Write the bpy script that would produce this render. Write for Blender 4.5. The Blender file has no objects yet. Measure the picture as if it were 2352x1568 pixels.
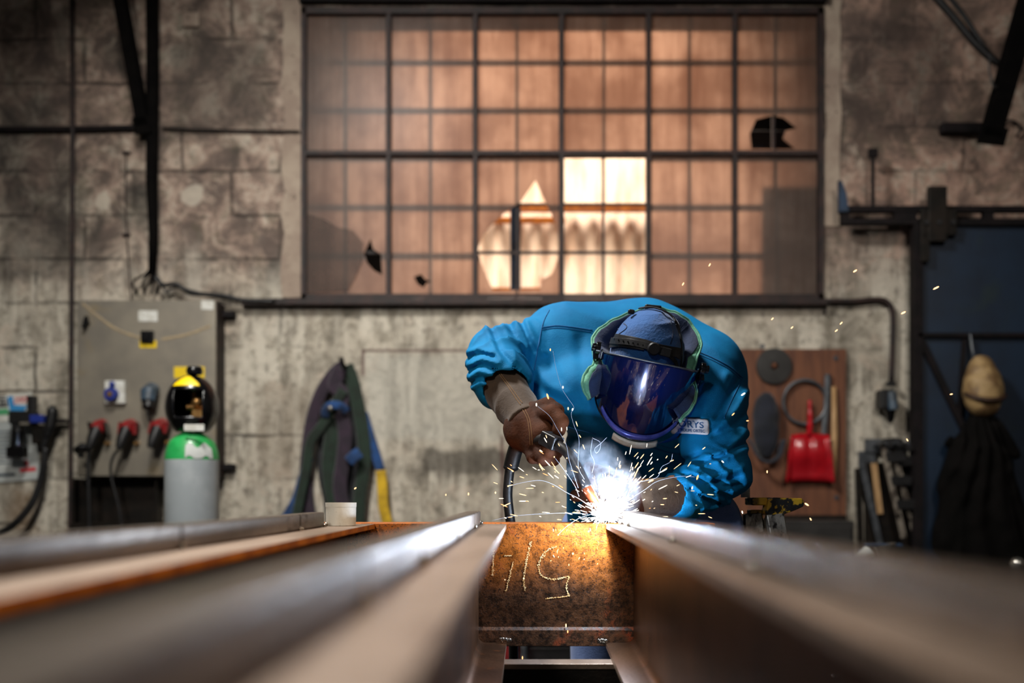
import bpy, math, random
import numpy as np
from mathutils import Vector, Matrix
from mathutils.bvhtree import BVHTree

F = 2287.0; VX = 1205.0; VY = 1135.0; CZ = 1.05     # lens in pixels, vanishing point, eye height
PI = math.pi
scene = bpy.context.scene
COL = scene.collection
rnd = random.Random(7)

def W(px, py, d):
    """point seen at a pixel of the photograph at distance d"""
    return Vector(((px - VX) / F * d, d, CZ + (VY - py) / F * d))

# ------------------------------------------------------------------ materials
def new_mat(name):
    m = bpy.data.materials.new(name); m.use_nodes = True
    nt = m.node_tree; nt.nodes.clear()
    return m, nt, nt.nodes.new('ShaderNodeOutputMaterial')

def lin(c):
    if isinstance(c, str):
        c = [int(c[i:i+2], 16) / 255 for i in (0, 2, 4)]
    return tuple((v / 12.92 if v <= .04045 else ((v + .055) / 1.055) ** 2.4) for v in c) + (1,)

class NT:
    """small helper to chain shader nodes"""
    def __init__(s, nt): s.nt = nt
    def n(s, t, **kw):
        x = s.nt.nodes.new(t)
        for k, v in kw.items():
            if k in x.inputs and not hasattr(x, k): x.inputs[k].default_value = v
            else: setattr(x, k, v)
        return x
    def l(s, a, b): s.nt.links.new(a, b)
    def coord(s, kind='Object'):
        return s.n('ShaderNodeTexCoord').outputs[kind]
    def mapping(s, vec, sc=(1, 1, 1), loc=(0, 0, 0)):
        m = s.n('ShaderNodeMapping'); m.inputs['Scale'].default_value = sc; m.inputs['Location'].default_value = loc
        s.l(vec, m.inputs['Vector']); return m.outputs[0]
    def noise(s, vec, scale, detail=4, rough=.6, dist=0):
        n = s.n('ShaderNodeTexNoise'); n.inputs['Scale'].default_value = scale; n.inputs['Detail'].default_value = detail
        n.inputs['Roughness'].default_value = rough; n.inputs['Distortion'].default_value = dist
        s.l(vec, n.inputs['Vector']); return n.outputs['Fac']
    def ramp(s, fac, a, b, lo=0., hi=1.):
        r = s.n('ShaderNodeMapRange'); r.interpolation_type = 'SMOOTHSTEP'
        r.inputs['From Min'].default_value = a; r.inputs['From Max'].default_value = b
        r.inputs['To Min'].default_value = lo; r.inputs['To Max'].default_value = hi
        s.l(fac, r.inputs['Value']); return r.outputs[0]
    def mix(s, fac, a, b, mode='MIX'):
        m = s.n('ShaderNodeMix'); m.data_type = 'RGBA'; m.blend_type = mode
        for sock, v in ((m.inputs[0], fac), (m.inputs[6], a), (m.inputs[7], b)):
            if hasattr(v, 'links'): s.l(v, sock)
            else: sock.default_value = v
        return m.outputs[2]
    def math(s, op, a, b=0.):
        m = s.n('ShaderNodeMath'); m.operation = op
        for sock, v in ((m.inputs[0], a), (m.inputs[1], b)):
            if hasattr(v, 'links'): s.l(v, sock)
            else: sock.default_value = v
        return m.outputs[0]

def mat(name, c1, c2=None, scale=8, rough=.6, metal=0., bump=0., bscale=60, th=(.4, .6), stretch=(1, 1, 1),
        c3=None, s3=80, th3=(.6, .7), sheen=0., coat=0., rvar=0., spec=None, detail=5):
    m, nt, out = new_mat(name); g = NT(nt)
    p = g.n('ShaderNodeBsdfPrincipled'); g.l(p.outputs[0], out.inputs[0])
    p.inputs['Roughness'].default_value = rough; p.inputs['Metallic'].default_value = metal
    if sheen: p.inputs['Sheen Weight'].default_value = sheen
    if coat: p.inputs['Coat Weight'].default_value = coat; p.inputs['Coat Roughness'].default_value = .05
    if spec is not None: p.inputs['Specular IOR Level'].default_value = spec
    co = g.mapping(g.coord(), stretch)
    col = lin(c1)
    if c2 is not None:
        f = g.ramp(g.noise(co, scale, detail), *th)
        col = g.mix(f, lin(c1), lin(c2))
        if rvar:
            g.l(g.ramp(f, 0, 1, rough, rough + rvar), p.inputs['Roughness'])
    if c3 is not None:
        col = g.mix(g.ramp(g.noise(co, s3, 3), *th3), col, lin(c3))
    if hasattr(col, 'links'): g.l(col, p.inputs['Base Color'])
    else: p.inputs['Base Color'].default_value = col
    if bump:
        b = g.n('ShaderNodeBump'); b.inputs['Strength'].default_value = bump; b.inputs['Distance'].default_value = .004
        g.l(g.noise(co, bscale, 4), b.inputs['Height']); g.l(b.outputs[0], p.inputs['Normal'])
    return m

def emis(name, c, strength):
    m, nt, out = new_mat(name); g = NT(nt)
    e = g.n('ShaderNodeEmission'); e.inputs['Color'].default_value = (*c, 1); e.inputs['Strength'].default_value = strength
    g.l(e.outputs[0], out.inputs[0]); return m

# ------------------------------------------------------------------ mesh builder
class MB:
    def __init__(s): s.v = []; s.f = []; s.mi = []; s.cur = 0
    def add(s, vs, fs, mi=None):
        o = len(s.v); s.v += [Vector(v) for v in vs]; s.f += [tuple(i + o for i in f) for f in fs]
        s.mi += [s.cur if mi is None else mi] * len(fs); return s
    def box(s, c, size, rot=None, mi=None):
        hx, hy, hz = [v / 2 for v in size]; c = Vector(c)
        vs = [Vector((x, y, z)) for x in (-hx, hx) for y in (-hy, hy) for z in (-hz, hz)]
        if rot is not None: vs = [rot @ v for v in vs]
        return s.add([v + c for v in vs], [(0, 1, 3, 2), (4, 6, 7, 5), (0, 4, 5, 1), (2, 3, 7, 6), (0, 2, 6, 4), (1, 5, 7, 3)], mi)
    def box2(s, a, b, mi=None):
        return s.box([(a[i] + b[i]) / 2 for i in range(3)], [abs(b[i] - a[i]) for i in range(3)], None, mi)
    def tube(s, pts, r, n=10, cap=True, flat=1., up=None, closed=False, mi=None):
        pts = [Vector(p) for p in pts]; m = len(pts)
        rs = r if isinstance(r, (list, tuple)) else [r] * m
        nrm = None; vs = []
        for i, p in enumerate(pts):
            if closed: t = pts[(i + 1) % m] - pts[(i - 1) % m]
            else: t = pts[min(i + 1, m - 1)] - pts[max(i - 1, 0)]
            t = t.normalized() if t.length > 1e-9 else Vector((0, 0, 1))
            if nrm is None:
                a = Vector(up) if up else (Vector((0, 0, 1)) if abs(t.z) < .9 else Vector((1, 0, 0)))
                nrm = (a - t * a.dot(t)).normalized()
            else:
                if up: nrm = Vector(up)
                nrm = (nrm - t * nrm.dot(t)).normalized()
            b = t.cross(nrm)
            for k in range(n):
                an = 2 * PI * k / n
                vs.append(p + (nrm * math.cos(an) * flat + b * math.sin(an)) * rs[i])
        fs = []
        for i in range(m if closed else m - 1):
            for k in range(n):
                a, b2 = i * n + k, i * n + (k + 1) % n
                j = ((i + 1) % m) * n
                fs.append((a, b2, j + (k + 1) % n, j + k))
        if cap and not closed:
            fs.append(tuple(range(n))[::-1]); fs.append(tuple((m - 1) * n + k for k in range(n)))
        return s.add(vs, fs, mi)
    def cyl(s, a, b, r, r2=None, n=24, mi=None):
        return s.tube([a, b], [r, r if r2 is None else r2], n, mi=mi)
    def lathe(s, prof, o, axis=(0, 0, 1), n=32, mi=None):
        ax = Vector(axis).normalized(); u = ax.orthogonal().normalized(); w = ax.cross(u); o = Vector(o)
        vs = []
        for r, h in prof:
            for k in range(n):
                a = 2 * PI * k / n
                vs.append(o + ax * h + (u * math.cos(a) + w * math.sin(a)) * max(r, 1e-5))
        fs = []
        for i in range(len(prof) - 1):
            for k in range(n):
                k2 = (k + 1) % n
                fs.append((i * n + k, i * n + k2, (i + 1) * n + k2, (i + 1) * n + k))
        return s.add(vs, fs, mi)
    def prism(s, poly, o, u, w, d, mi=None):
        """outline poly in the plane o,u,w pushed along d"""
        o, u, w, d = map(Vector, (o, u, w, d)); n = len(poly)
        a = [o + u * p[0] + w * p[1] for p in poly]; vs = a + [p + d for p in a]
        fs = [tuple(range(n))[::-1], tuple(range(n, 2 * n))] + [(i, (i + 1) % n, (i + 1) % n + n, i + n) for i in range(n)]
        return s.add(vs, fs, mi)
    def ball(s, c, r, n=10, mi=None, rot=None):
        r = (r, r, r) if not isinstance(r, (tuple, list)) else r; c = Vector(c)
        vs = []; fs = []; m = max(4, n // 2)
        for i in range(m + 1):
            t = PI * i / m
            for k in range(n):
                a = 2 * PI * k / n
                v = Vector((r[0] * math.sin(t) * math.cos(a), r[1] * math.sin(t) * math.sin(a), r[2] * math.cos(t)))
                vs.append(c + (rot @ v if rot is not None else v))
        for i in range(m):
            for k in range(n):
                k2 = (k + 1) % n
                fs.append((i * n + k, (i + 1) * n + k, (i + 1) * n + k2, i * n + k2))
        return s.add(vs, fs, mi)
    def build(s, name, mats, parent=None, smooth=False, bevel=0., seg=2, loc=None, wn=False):
        base = Vector(parent.matrix_world.translation) if parent is not None else Vector(loc or (0, 0, 0))
        if parent is not None:
            q = parent
            base = Vector(q['_w'])
        me = bpy.data.meshes.new(name)
        me.from_pydata([tuple(v - base) for v in s.v], [], s.f)
        for m in (mats if isinstance(mats, (list, tuple)) else [mats]): me.materials.append(m)
        if any(s.mi): me.polygons.foreach_set('material_index', s.mi)
        me.polygons.foreach_set('use_smooth', [bool(smooth)] * len(me.polygons))
        import bmesh
        bm = bmesh.new(); bm.from_mesh(me); bmesh.ops.remove_doubles(bm, verts=bm.verts, dist=1e-6)
        bmesh.ops.recalc_face_normals(bm, faces=bm.faces); bm.to_mesh(me); bm.free()
        if smooth == 'auto':
            me.polygons.foreach_set('use_smooth', [True] * len(me.polygons))
            me.set_sharp_from_angle(angle=math.radians(35))
        o = bpy.data.objects.new(name, me); COL.objects.link(o)
        if parent is not None: o.parent = parent
        else: o.location = base
        o['_w'] = tuple(base)
        if wn:
            me.polygons.foreach_set('use_smooth', [True] * len(me.polygons)); o.modifiers.new('flat_sides', 'WEIGHTED_NORMAL').weight = 100
        if bevel:
            b = o.modifiers.new('bevel', 'BEVEL'); b.width = bevel; b.segments = seg; b.limit_method = 'ANGLE'
            if smooth != 'auto':
                me.polygons.foreach_set('use_smooth', [True] * len(me.polygons)); b.harden_normals = True
        return o

def thing(name, label, cat, loc, group=None):
    o = bpy.data.objects.new(name, None); COL.objects.link(o); o.location = loc; o.empty_display_size = .05
    o['_w'] = tuple(loc)
    return tag(o, label, cat, group)
def tag(o, label, cat, group=None, kind=None):
    o['label'] = label; o['category'] = cat
    if group: o['group'] = group
    if kind: o['kind'] = kind
    return o
def struct(o): o['kind'] = 'structure'; return o

def smooth_path(pts, k=6):
    """Catmull-Rom through the points"""
    P = [Vector(p) for p in pts]; P = [2 * P[0] - P[1]] + P + [2 * P[-1] - P[-2]]; out = []
    for i in range(1, len(P) - 2):
        for j in range(k):
            t = j / k; a, b, c, d = P[i-1], P[i], P[i+1], P[i+2]
            out.append(.5 * ((2*b) + (c - a) * t + (2*a - 5*b + 4*c - d) * t*t + (3*b - a - 3*c + d) * t**3))
    out.append(P[-2]); return out

def text_mesh(txt, size, ext=.0005, bold=0., align='LEFT'):
    cu = bpy.data.curves.new('lettering', 'FONT'); cu.body = txt; cu.size = size; cu.extrude = ext; cu.offset = bold
    cu.align_x = align; cu.resolution_u = 3
    o = bpy.data.objects.new('lettering', cu); COL.objects.link(o)
    dg = bpy.context.evaluated_depsgraph_get(); me = o.evaluated_get(dg).to_mesh()
    vs = [v.co.copy() for v in me.vertices]; fs = [tuple(p.vertices) for p in me.polygons]
    o.evaluated_get(dg).to_mesh_clear(); COL.objects.unlink(o); bpy.data.objects.remove(o); bpy.data.curves.remove(cu)
    return vs, fs

# ------------------------------------------------------------------ soft bodies: distance fields -> mesh
class Field:
    def __init__(s, lo, hi, h):
        s.lo = np.array(lo, np.float32); s.h = h
        s.n = [int((hi[i] - lo[i]) / h) + 2 for i in range(3)]
        ax = [s.lo[i] + h * np.arange(s.n[i], dtype=np.float32) for i in range(3)]
        s.X, s.Y, s.Z = np.meshgrid(*ax, indexing='ij'); s.D = np.full(s.X.shape, 9., np.float32)
    def cap(s, a, b, ra, rb, sq=None):
        a = np.array(a, np.float32); b = np.array(b, np.float32); ab = b - a; L2 = float(ab @ ab) + 1e-9
        px, py, pz = s.X - a[0], s.Y - a[1], s.Z - a[2]
        t = np.clip((px * ab[0] + py * ab[1] + pz * ab[2]) / L2, 0, 1)
        d = np.sqrt((px - t * ab[0]) ** 2 + (py - t * ab[1]) ** 2 + (pz - t * ab[2]) ** 2) - (ra + (rb - ra) * t)
        return d, t
    def ell(s, c, r, rot=None):
        p = [s.X - c[0], s.Y - c[1], s.Z - c[2]]
        if rot is not None:
            R = np.array(rot.transposed(), np.float32)
            p = [R[i, 0] * p[0] + R[i, 1] * p[1] + R[i, 2] * p[2] for i in range(3)]
        k0 = np.sqrt(sum((p[i] / r[i]) ** 2 for i in range(3))); k1 = np.sqrt(sum((p[i] / r[i] ** 2) ** 2 for i in range(3)))
        return k0 * (k0 - 1) / (k1 + 1e-6)
    def un(s, d, k=.02):
        h = np.clip(.5 + .5 * (s.D - d) / k, 0, 1); s.D = s.D + (d - s.D) * h - k * h * (1 - h); return s
    def cut(s, d, k=.005):
        h = np.clip(.5 - .5 * (s.D + d) / k, 0, 1); s.D = s.D + (-d - s.D) * h + k * h * (1 - h); return s
    def nz(s, sc, seed=0, st=(1, 1, 1)):
        r = np.random.RandomState(seed); o = np.zeros_like(s.X)
        for _ in range(6):
            k = r.normal(size=3); k = k / np.linalg.norm(k) * sc * r.uniform(.6, 1.5) * np.array(st)
            o += np.sin(k[0] * s.X + k[1] * s.Y + k[2] * s.Z + r.uniform(0, 6.28))
        return o / 3.
    def mesh(s):
        D = s.D; D[0], D[-1] = 1, 1; D[:, 0], D[:, -1] = 1, 1; D[:, :, 0], D[:, :, -1] = 1, 1
        ins = D < 0; c = ins[:-1, :-1, :-1].astype(np.int8)
        nx, ny, nz = [n - 1 for n in D.shape]
        cnt = sum(ins[i:nx + i, j:ny + j, k:nz + k].astype(np.int8) for i in (0, 1) for j in (0, 1) for k in (0, 1))
        act = (cnt > 0) & (cnt < 8); I, J, K = np.nonzero(act); idx = np.full(act.shape, -1, np.int64); idx[act] = np.arange(len(I))
        acc = np.zeros((len(I), 3)); num = np.zeros(len(I))
        cor = [(i, j, k) for i in (0, 1) for j in (0, 1) for k in (0, 1)]
        for a in cor:
            for ax in range(3):
                if a[ax]: continue
                b = list(a); b[ax] = 1
                da = D[I + a[0], J + a[1], K + a[2]]; db = D[I + b[0], J + b[1], K + b[2]]
                x = (da < 0) != (db < 0); t = np.where(x, da / np.where(x, da - db, 1), 0)
                for q in range(3): acc[:, q] += np.where(x, a[q] + (t if q == ax else 0), 0)
                num += x
        V = (np.stack([I, J, K], 1) + acc / num[:, None]) * s.h + s.lo
        quads = []
        for ax in range(3):
            sl = [slice(None)] * 3; sl2 = [slice(None)] * 3; sl[ax] = slice(0, -1); sl2[ax] = slice(1, None)
            A = ins[tuple(sl)]; B = ins[tuple(sl2)]
            P = np.nonzero(A != B); u, w = [q for q in range(3) if q != ax]
            ok = (P[u] > 0) & (P[w] > 0) & (P[u] < act.shape[u]) & (P[w] < act.shape[w])
            P = [p[ok] for p in P]; fl = A[P[0], P[1], P[2]]
            def at(du, dw):
                q = list(P); q[u] = q[u] + du; q[w] = q[w] + dw; return idx[q[0], q[1], q[2]]
            q4 = np.stack([at(-1, -1), at(0, -1), at(0, 0), at(-1, 0)], 1)
            if ax == 1: fl = ~fl
            q4[~fl] = q4[~fl][:, ::-1]; quads.append(q4)
        Q = np.concatenate(quads); Q = Q[(Q >= 0).all(1)]
        return V, Q
def field_object(fl, name, mats, parent, relax=0):
    V, Q = fl.mesh(); base = np.array(parent['_w'])
    me = bpy.data.meshes.new(name); me.from_pydata((V - base).tolist(), [], Q.tolist())
    me.materials.append(mats); me.polygons.foreach_set('use_smooth', [True] * len(Q)); me.update()
    o = bpy.data.objects.new(name, me); COL.objects.link(o); o.parent = parent; o['_w'] = tuple(base)
    if relax:
        sm = o.modifiers.new('relax', 'SMOOTH'); sm.factor = .5; sm.iterations = relax
    return o, BVHTree.FromPolygons(V.tolist(), Q.tolist())
EYE = Vector((0, 0, CZ))
def drop(px, py, bvh, lift=0.):
    """where the line of sight through a pixel meets a built surface"""
    d = (W(px, py, 1.) - EYE).normalized(); h = bvh.ray_cast(EYE, d)
    if h[0] is None: return None, None
    n = h[1] if h[1].dot(d) < 0 else -h[1]
    return h[0] + n * lift, n
# ================================================================== MATERIALS
M = {}
M['steel'] = mat('rail_steel', '8c8074', '625950', 9, .28, .95, .25, 220, (.35, .7), stretch=(1, .25, 1), c3='3c2f28', s3=30, th3=(.62, .75), rvar=.12)
M['mill'] = mat('mill_scale_steel', '8a7868', 'a49080', 6, .40, .75, .25, 150, (.35, .7), stretch=(1, .3, 1), rvar=.1, c3='6a5648', s3=14, th3=(.55, .8))
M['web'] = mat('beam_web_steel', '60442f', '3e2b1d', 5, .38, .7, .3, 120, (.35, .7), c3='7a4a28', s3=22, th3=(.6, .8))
M['rust_edge'] = mat('rusty_flange_edge', 'd27c1c', 'a85c16', 14, .55, .25, .5, 90)
M['black_steel'] = mat('blackened_steel', '16130f', '241d17', 12, .5, .6, .3, 90)
M['black'] = mat('black_rubber', '0b0b0c', '141314', 30, .45, 0, .2, 120)
M['black_gloss'] = mat('black_plastic', '08080a', None, rough=.25, coat=.4)
M['dark_iron'] = mat('dark_painted_iron', '0e0b0c', '171112', 12, .75, 0, .2, 60, spec=.2)
M['frame_iron'] = mat('rust_brown_window_iron', '2c1a16', '1a100e', 14, .65, .1, .4, 90)
M['near_black'] = mat('near_black_steel', '060505', '0b0908', 12, .9, 0, .2, 60, spec=.08)  # silhouette darkness of braces and far wall put into a near-black colour
M['cabinet'] = mat('cabinet_sheet_metal', '938b7c', '7c766c', 3.5, .42, .45, .1, 20, (.3, .7), c3='8f8065', s3=2.2, th3=(.6, .7))
M['reflection_streak'] = mat('tan_reflection', '9c8a6a', '8c7c64', 12, .6)  # reflections on the cabinet door, drawn as tan strips
M['white'] = mat('white_plastic', 'd8d8d2', 'c2c0b6', 30, .5)
M['cup'] = mat('off_white_cardboard', 'd9d5c8', 'c2bcab', 18, .6, 0, .15, 60, (.45, .75), c3='a9a08e', s3=120, th3=(.66, .72))
M['yellow'] = mat('yellow_plastic', 'e8c400', None, rough=.45)
M['green'] = mat('green_paint', '1f8f45', '28a052', 9, .4, coat=.2)
M['grey_paint'] = mat('grey_cylinder_paint', 'b2b8ba', 'a2a9ac', 5, .4, .1, coat=.2)
M['blue_pl'] = mat('blue_plastic', '1c2f80', None, rough=.4)
M['slate'] = mat('slate_blue_plastic', '3a4c5c', '2a3640', 20, .5)
M['red_pl'] = mat('red_plastic', '8e1a1c', '6e1416', 20, .45)
M['red'] = mat('red_dustpan_plastic', 'b0101c', '980c18', 8, .3, coat=.3)
M['brass'] = mat('brass', 'b08850', '8a6238', 20, .35, .8)
M['wood'] = mat('brown_board', '70442a', '54301e', 5, .7, 0, .3, 60, (.35, .7), stretch=(6, 6, .7), c3='6e4a30', s3=9, th3=(.6, .75))
M['palewood'] = mat('pale_wood_handle', 'b89468', '98754c', 20, .6, stretch=(5, 5, .5))
M['grey_metal'] = mat('grey_metal', '5c5f63', '44474b', 15, .4, .5)
M['dull_grey'] = mat('dull_grey_sheet', '2e2c2a', '242220', 6, .6, .2)
M['alu'] = mat('scuffed_aluminium', 'a49a8c', '5a5148', 14, .4, .6, .4, 90, (.42, .58), c3='241e1a', s3=26, th3=(.55, .62), stretch=(1, 1, .7))
M['scuff_yellow'] = mat('chipped_yellow_paint', 'b88a1a', 'c99a22', 8, .45, 0, .4, 90, c3='1c1814', s3=34, th3=(.5, .56), coat=.2)
M['navy'] = mat('navy_cloth', '0e1322', '0a0e18', 12, .85, 0, .3, 200, sheen=.2)
M['door'] = mat('blue_painted_door', '16283c', '111d2c', 2.2, .5, .1, .15, 30, (.35, .7), c3='1c2a30', s3=4, th3=(.55, .75))
M['coat'] = mat('dark_coat_cloth', '0d0b0a', '080706', 8, .95, 0, .4, 120, spec=.1)
M['tan'] = mat('tan_leather', 'a08458', '6e5434', 9, .6, 0, .3, 60, (.4, .6))
M['tan_dark'] = mat('dark_leather_band', '2a1a10', '3a2416', 12, .6)
M['silver'] = mat('bright_metal', 'b8b4ac', '8c8880', 20, .25, .9)
M['blue_iron'] = mat('blue_painted_iron', '1b3550', '122438', 12, .45, .2)
M['strap_p'] = mat('purple_webbing', '2c1c2c', '201522', 14, .85, 0, .5, 300, sheen=.2)
M['strap_g'] = mat('green_webbing', '13281a', '0e1c10', 14, .85, 0, .5, 300, sheen=.2)
M['strap_b'] = mat('blue_webbing', '0d4078', '0a2f58', 14, .8, 0, .5, 300, sheen=.2)
M['strap_y'] = mat('yellow_webbing', 'd0a818', 'a8860e', 14, .8, 0, .5, 300, sheen=.2)
M['strap_k'] = mat('black_webbing', '16161a', '202024', 14, .85, 0, .5, 300)
M['paper'] = mat('white_paper', 'b9bcb8', 'a5aaa8', 6, .8)
M['ink'] = mat('black_ink', '16181e', None, rough=.7)
M['ink_r'] = mat('red_ink', 'c23038', None, rough=.7)
M['ink_b'] = mat('blue_ink', '2f86c0', None, rough=.7)
M['ink_g'] = mat('green_ink', '4a9a68', None, rough=.7)
M['floor'] = mat('concrete_floor', '242220', '1a1817', 2, .7, 0, .3, 20, (.35, .7), c3='2c2925', s3=14, th3=(.6, .75))
M['ceil'] = mat('dark_ceiling', '26221f', '1c1917', 2, .8)
M['side'] = mat('side_wall_concrete', '6a6358', '4c463e', 2, .8, 0, .3, 30, (.35, .7))

# concrete block wall with plaster smears, brick joints, paint marks and stains of their own
def wall_mat():
    m, nt, out = new_mat('block_wall'); g = NT(nt)
    p = g.n('ShaderNodeBsdfPrincipled'); g.l(p.outputs[0], out.inputs[0]); p.inputs['Roughness'].default_value = .85
    co = g.coord()
    big = g.noise(co, 1.3, 6, .65); mid = g.noise(co, 4.5, 6, .7, .4); fine = g.noise(co, 26, 5, .7)
    streak = g.noise(g.mapping(co, (5, 5, .8)), 1.6, 5, .65)
    sx = g.n('ShaderNodeSeparateXYZ'); g.l(co, sx.inputs[0]); X, Z = sx.outputs[0], sx.outputs[2]
    wob = g.math('MULTIPLY', g.math('SUBTRACT', g.noise(co, 7, 4), .5), .14)
    Xd = g.math('ADD', X, wob); Zd = g.math('ADD', Z, wob)
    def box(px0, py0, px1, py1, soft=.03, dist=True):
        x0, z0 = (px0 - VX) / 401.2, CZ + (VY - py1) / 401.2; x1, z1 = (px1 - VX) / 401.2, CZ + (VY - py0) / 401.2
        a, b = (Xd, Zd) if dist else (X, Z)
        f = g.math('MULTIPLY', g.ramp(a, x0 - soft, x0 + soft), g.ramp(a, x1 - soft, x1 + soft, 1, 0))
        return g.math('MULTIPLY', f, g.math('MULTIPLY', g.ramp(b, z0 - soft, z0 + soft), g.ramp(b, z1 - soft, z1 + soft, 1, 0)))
    grey = g.mix(g.ramp(mid, .34, .62), lin('6e675a'), lin('aea595'))
    dark = g.mix(g.ramp(mid, .38, .64), lin('35302a'), lin('776e62'))
    pink = g.mix(g.ramp(mid, .38, .62), lin('5e5048'), lin('a48c7c'))
    # bare blocks above, limewashed render below and around the window
    up = g.ramp(g.math('ADD', Z, g.math('MULTIPLY', g.math('SUBTRACT', big, .5), 1.6)), 2.0, 2.7)
    pale = g.mix(g.ramp(streak, .42, .62), grey, lin('c6beae'))
    c = g.mix(up, pale, g.mix(g.ramp(g.noise(co, 2.2, 5), .34, .54), dark, pink))
    rightup = g.math('MULTIPLY', g.ramp(X, 1.6, 2.0), g.ramp(Z, 2.1, 2.5))
    c = g.mix(g.math('MULTIPLY', rightup, g.ramp(mid, .45, .6, .15, .8)), c, lin('a47c6a'))
    c = g.mix(g.math('MULTIPLY', g.ramp(mid, .50, .66), g.ramp(fine, .35, .65, .35, .85)), c, lin('bdb3a2'))
    c = g.mix(g.ramp(fine, .52, .68, 0, .6), c, lin('453e36'))
    c = g.mix(g.math('MULTIPLY', g.ramp(g.noise(co, 9, 5, .7), .52, .66), .5), c, lin('57503f'))
    # render broken away: plaster ribbons
    c = g.mix(g.ramp(g.noise(co, 3.1, 7, .75, .5), .56, .68, 0, .7), c, lin('bfae9c'))
    br = g.n('ShaderNodeTexBrick'); br.inputs['Scale'].default_value = 1; br.inputs['Mortar Size'].default_value = .012
    br.inputs['Mortar Smooth'].default_value = .6; br.inputs['Brick Width'].default_value = .56; br.inputs['Row Height'].default_value = .252
    cmb = g.n('ShaderNodeCombineXYZ'); g.l(g.math('ADD', X, g.math('MULTIPLY', wob, .25)), cmb.inputs[0]); g.l(g.math('ADD', g.math('ADD', Z, .127), g.math('MULTIPLY', wob, .2)), cmb.inputs[1])
    g.l(cmb.outputs[0], br.inputs['Vector'])
    joint = g.math('MULTIPLY', br.outputs['Fac'], g.ramp(g.noise(co, 2.7, 3), .42, .60))
    jm = g.math('MULTIPLY', joint, g.math('MAXIMUM', g.ramp(X, -1.1, -1.5), g.math('MULTIPLY', g.ramp(X, 1.7, 1.9), g.ramp(Z, 2.2, 2.5, 0, .5))))
    c = g.mix(g.math('MULTIPLY', jm, .65), c, lin('1c1814'))
    # big darker shapes
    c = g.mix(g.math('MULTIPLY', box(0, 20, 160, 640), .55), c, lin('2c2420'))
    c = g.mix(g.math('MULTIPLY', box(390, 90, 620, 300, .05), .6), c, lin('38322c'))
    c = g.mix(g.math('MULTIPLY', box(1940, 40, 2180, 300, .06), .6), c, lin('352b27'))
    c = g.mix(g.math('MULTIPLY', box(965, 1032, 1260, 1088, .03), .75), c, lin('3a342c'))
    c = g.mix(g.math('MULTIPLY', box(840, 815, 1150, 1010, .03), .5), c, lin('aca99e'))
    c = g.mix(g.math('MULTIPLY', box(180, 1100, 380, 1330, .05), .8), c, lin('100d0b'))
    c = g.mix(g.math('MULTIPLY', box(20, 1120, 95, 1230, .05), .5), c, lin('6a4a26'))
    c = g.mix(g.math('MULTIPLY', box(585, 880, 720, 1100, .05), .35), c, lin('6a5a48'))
    for b in ((832, 802, 1110, 808), (830, 802, 838, 862), (1149, 1000, 1157, 1200)):
        c = g.mix(g.math('MULTIPLY', box(*b, .006, False), .75), c, lin('4a2a28'))
    for (px, py, r) in ((237, 462, .05), (441, 450, .06)):
        dx = g.math('SUBTRACT', Xd, (px - VX) / 401.2); dz = g.math('SUBTRACT', Zd, CZ + (VY - py) / 401.2)
        rr = g.math('SQRT', g.math('ADD', g.math('MULTIPLY', dx, dx), g.math('MULTIPLY', dz, dz)))
        c = g.mix(g.ramp(rr, r * .8, r * 1.1, .75, 0), c, lin('b4aa9a'))
    g.l(c, p.inputs['Base Color'])
    b = g.n('ShaderNodeBump'); b.inputs['Strength'].default_value = .7; b.inputs['Distance'].default_value = .012
    h = g.math('ADD', g.math('MULTIPLY', fine, .5), g.math('SUBTRACT', mid, g.math('MULTIPLY', jm, 1.2)))
    g.l(h, b.inputs['Height']); g.l(b.outputs[0], p.inputs['Normal']); return m
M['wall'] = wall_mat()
M['render'] = mat('pale_window_render', 'a39382', '8c7a6c', 5, .85, 0, .5, 40, (.35, .65), c3='5c4e44', s3=30, th3=(.62, .72))

def glass_mat():
    m, nt, out = new_mat('dusty_wired_glass'); g = NT(nt); co = g.coord()
    tr = g.n('ShaderNodeBsdfTranslucent'); di = g.n('ShaderNodeBsdfPrincipled'); tp = g.n('ShaderNodeBsdfTransparent')
    di.inputs['Roughness'].default_value = .35
    st = g.noise(g.mapping(co, (9, 9, .7)), 2.2, 5, .7); cl = g.noise(co, 2.2, 5, .6)
    dirt = g.mix(g.ramp(cl, .35, .65), lin('cbb8aa'), lin('a89284'))
    dirt = g.mix(g.ramp(st, .35, .75, 0, .5), dirt, lin('8c7060'))
    g.l(dirt, tr.inputs['Color']); g.l(g.mix(.6, dirt, lin('40342c')), di.inputs['Base Color'])
    tp.inputs['Color'].default_value = lin('b8a090')
    a = g.n('ShaderNodeMixShader'); a.inputs[0].default_value = .3; g.l(tr.outputs[0], a.inputs[1]); g.l(di.outputs[0], a.inputs[2])
    b = g.n('ShaderNodeMixShader'); b.inputs[0].default_value = .10; g.l(a.outputs[0], b.inputs[1]); g.l(tp.outputs[0], b.inputs[2])
    g.l(b.outputs[0], out.inputs[0]); return m
M['glass'] = glass_mat()

def corrugated_mat():
    return mat('pale_cladding', 'e6d2bc', 'c9a88c', 4, .6, .1, .2, 30, (.4, .65), stretch=(3, 3, .5), c3='9a5f40', s3=7, th3=(.64, .74))
M['clad'] = corrugated_mat()

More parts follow.
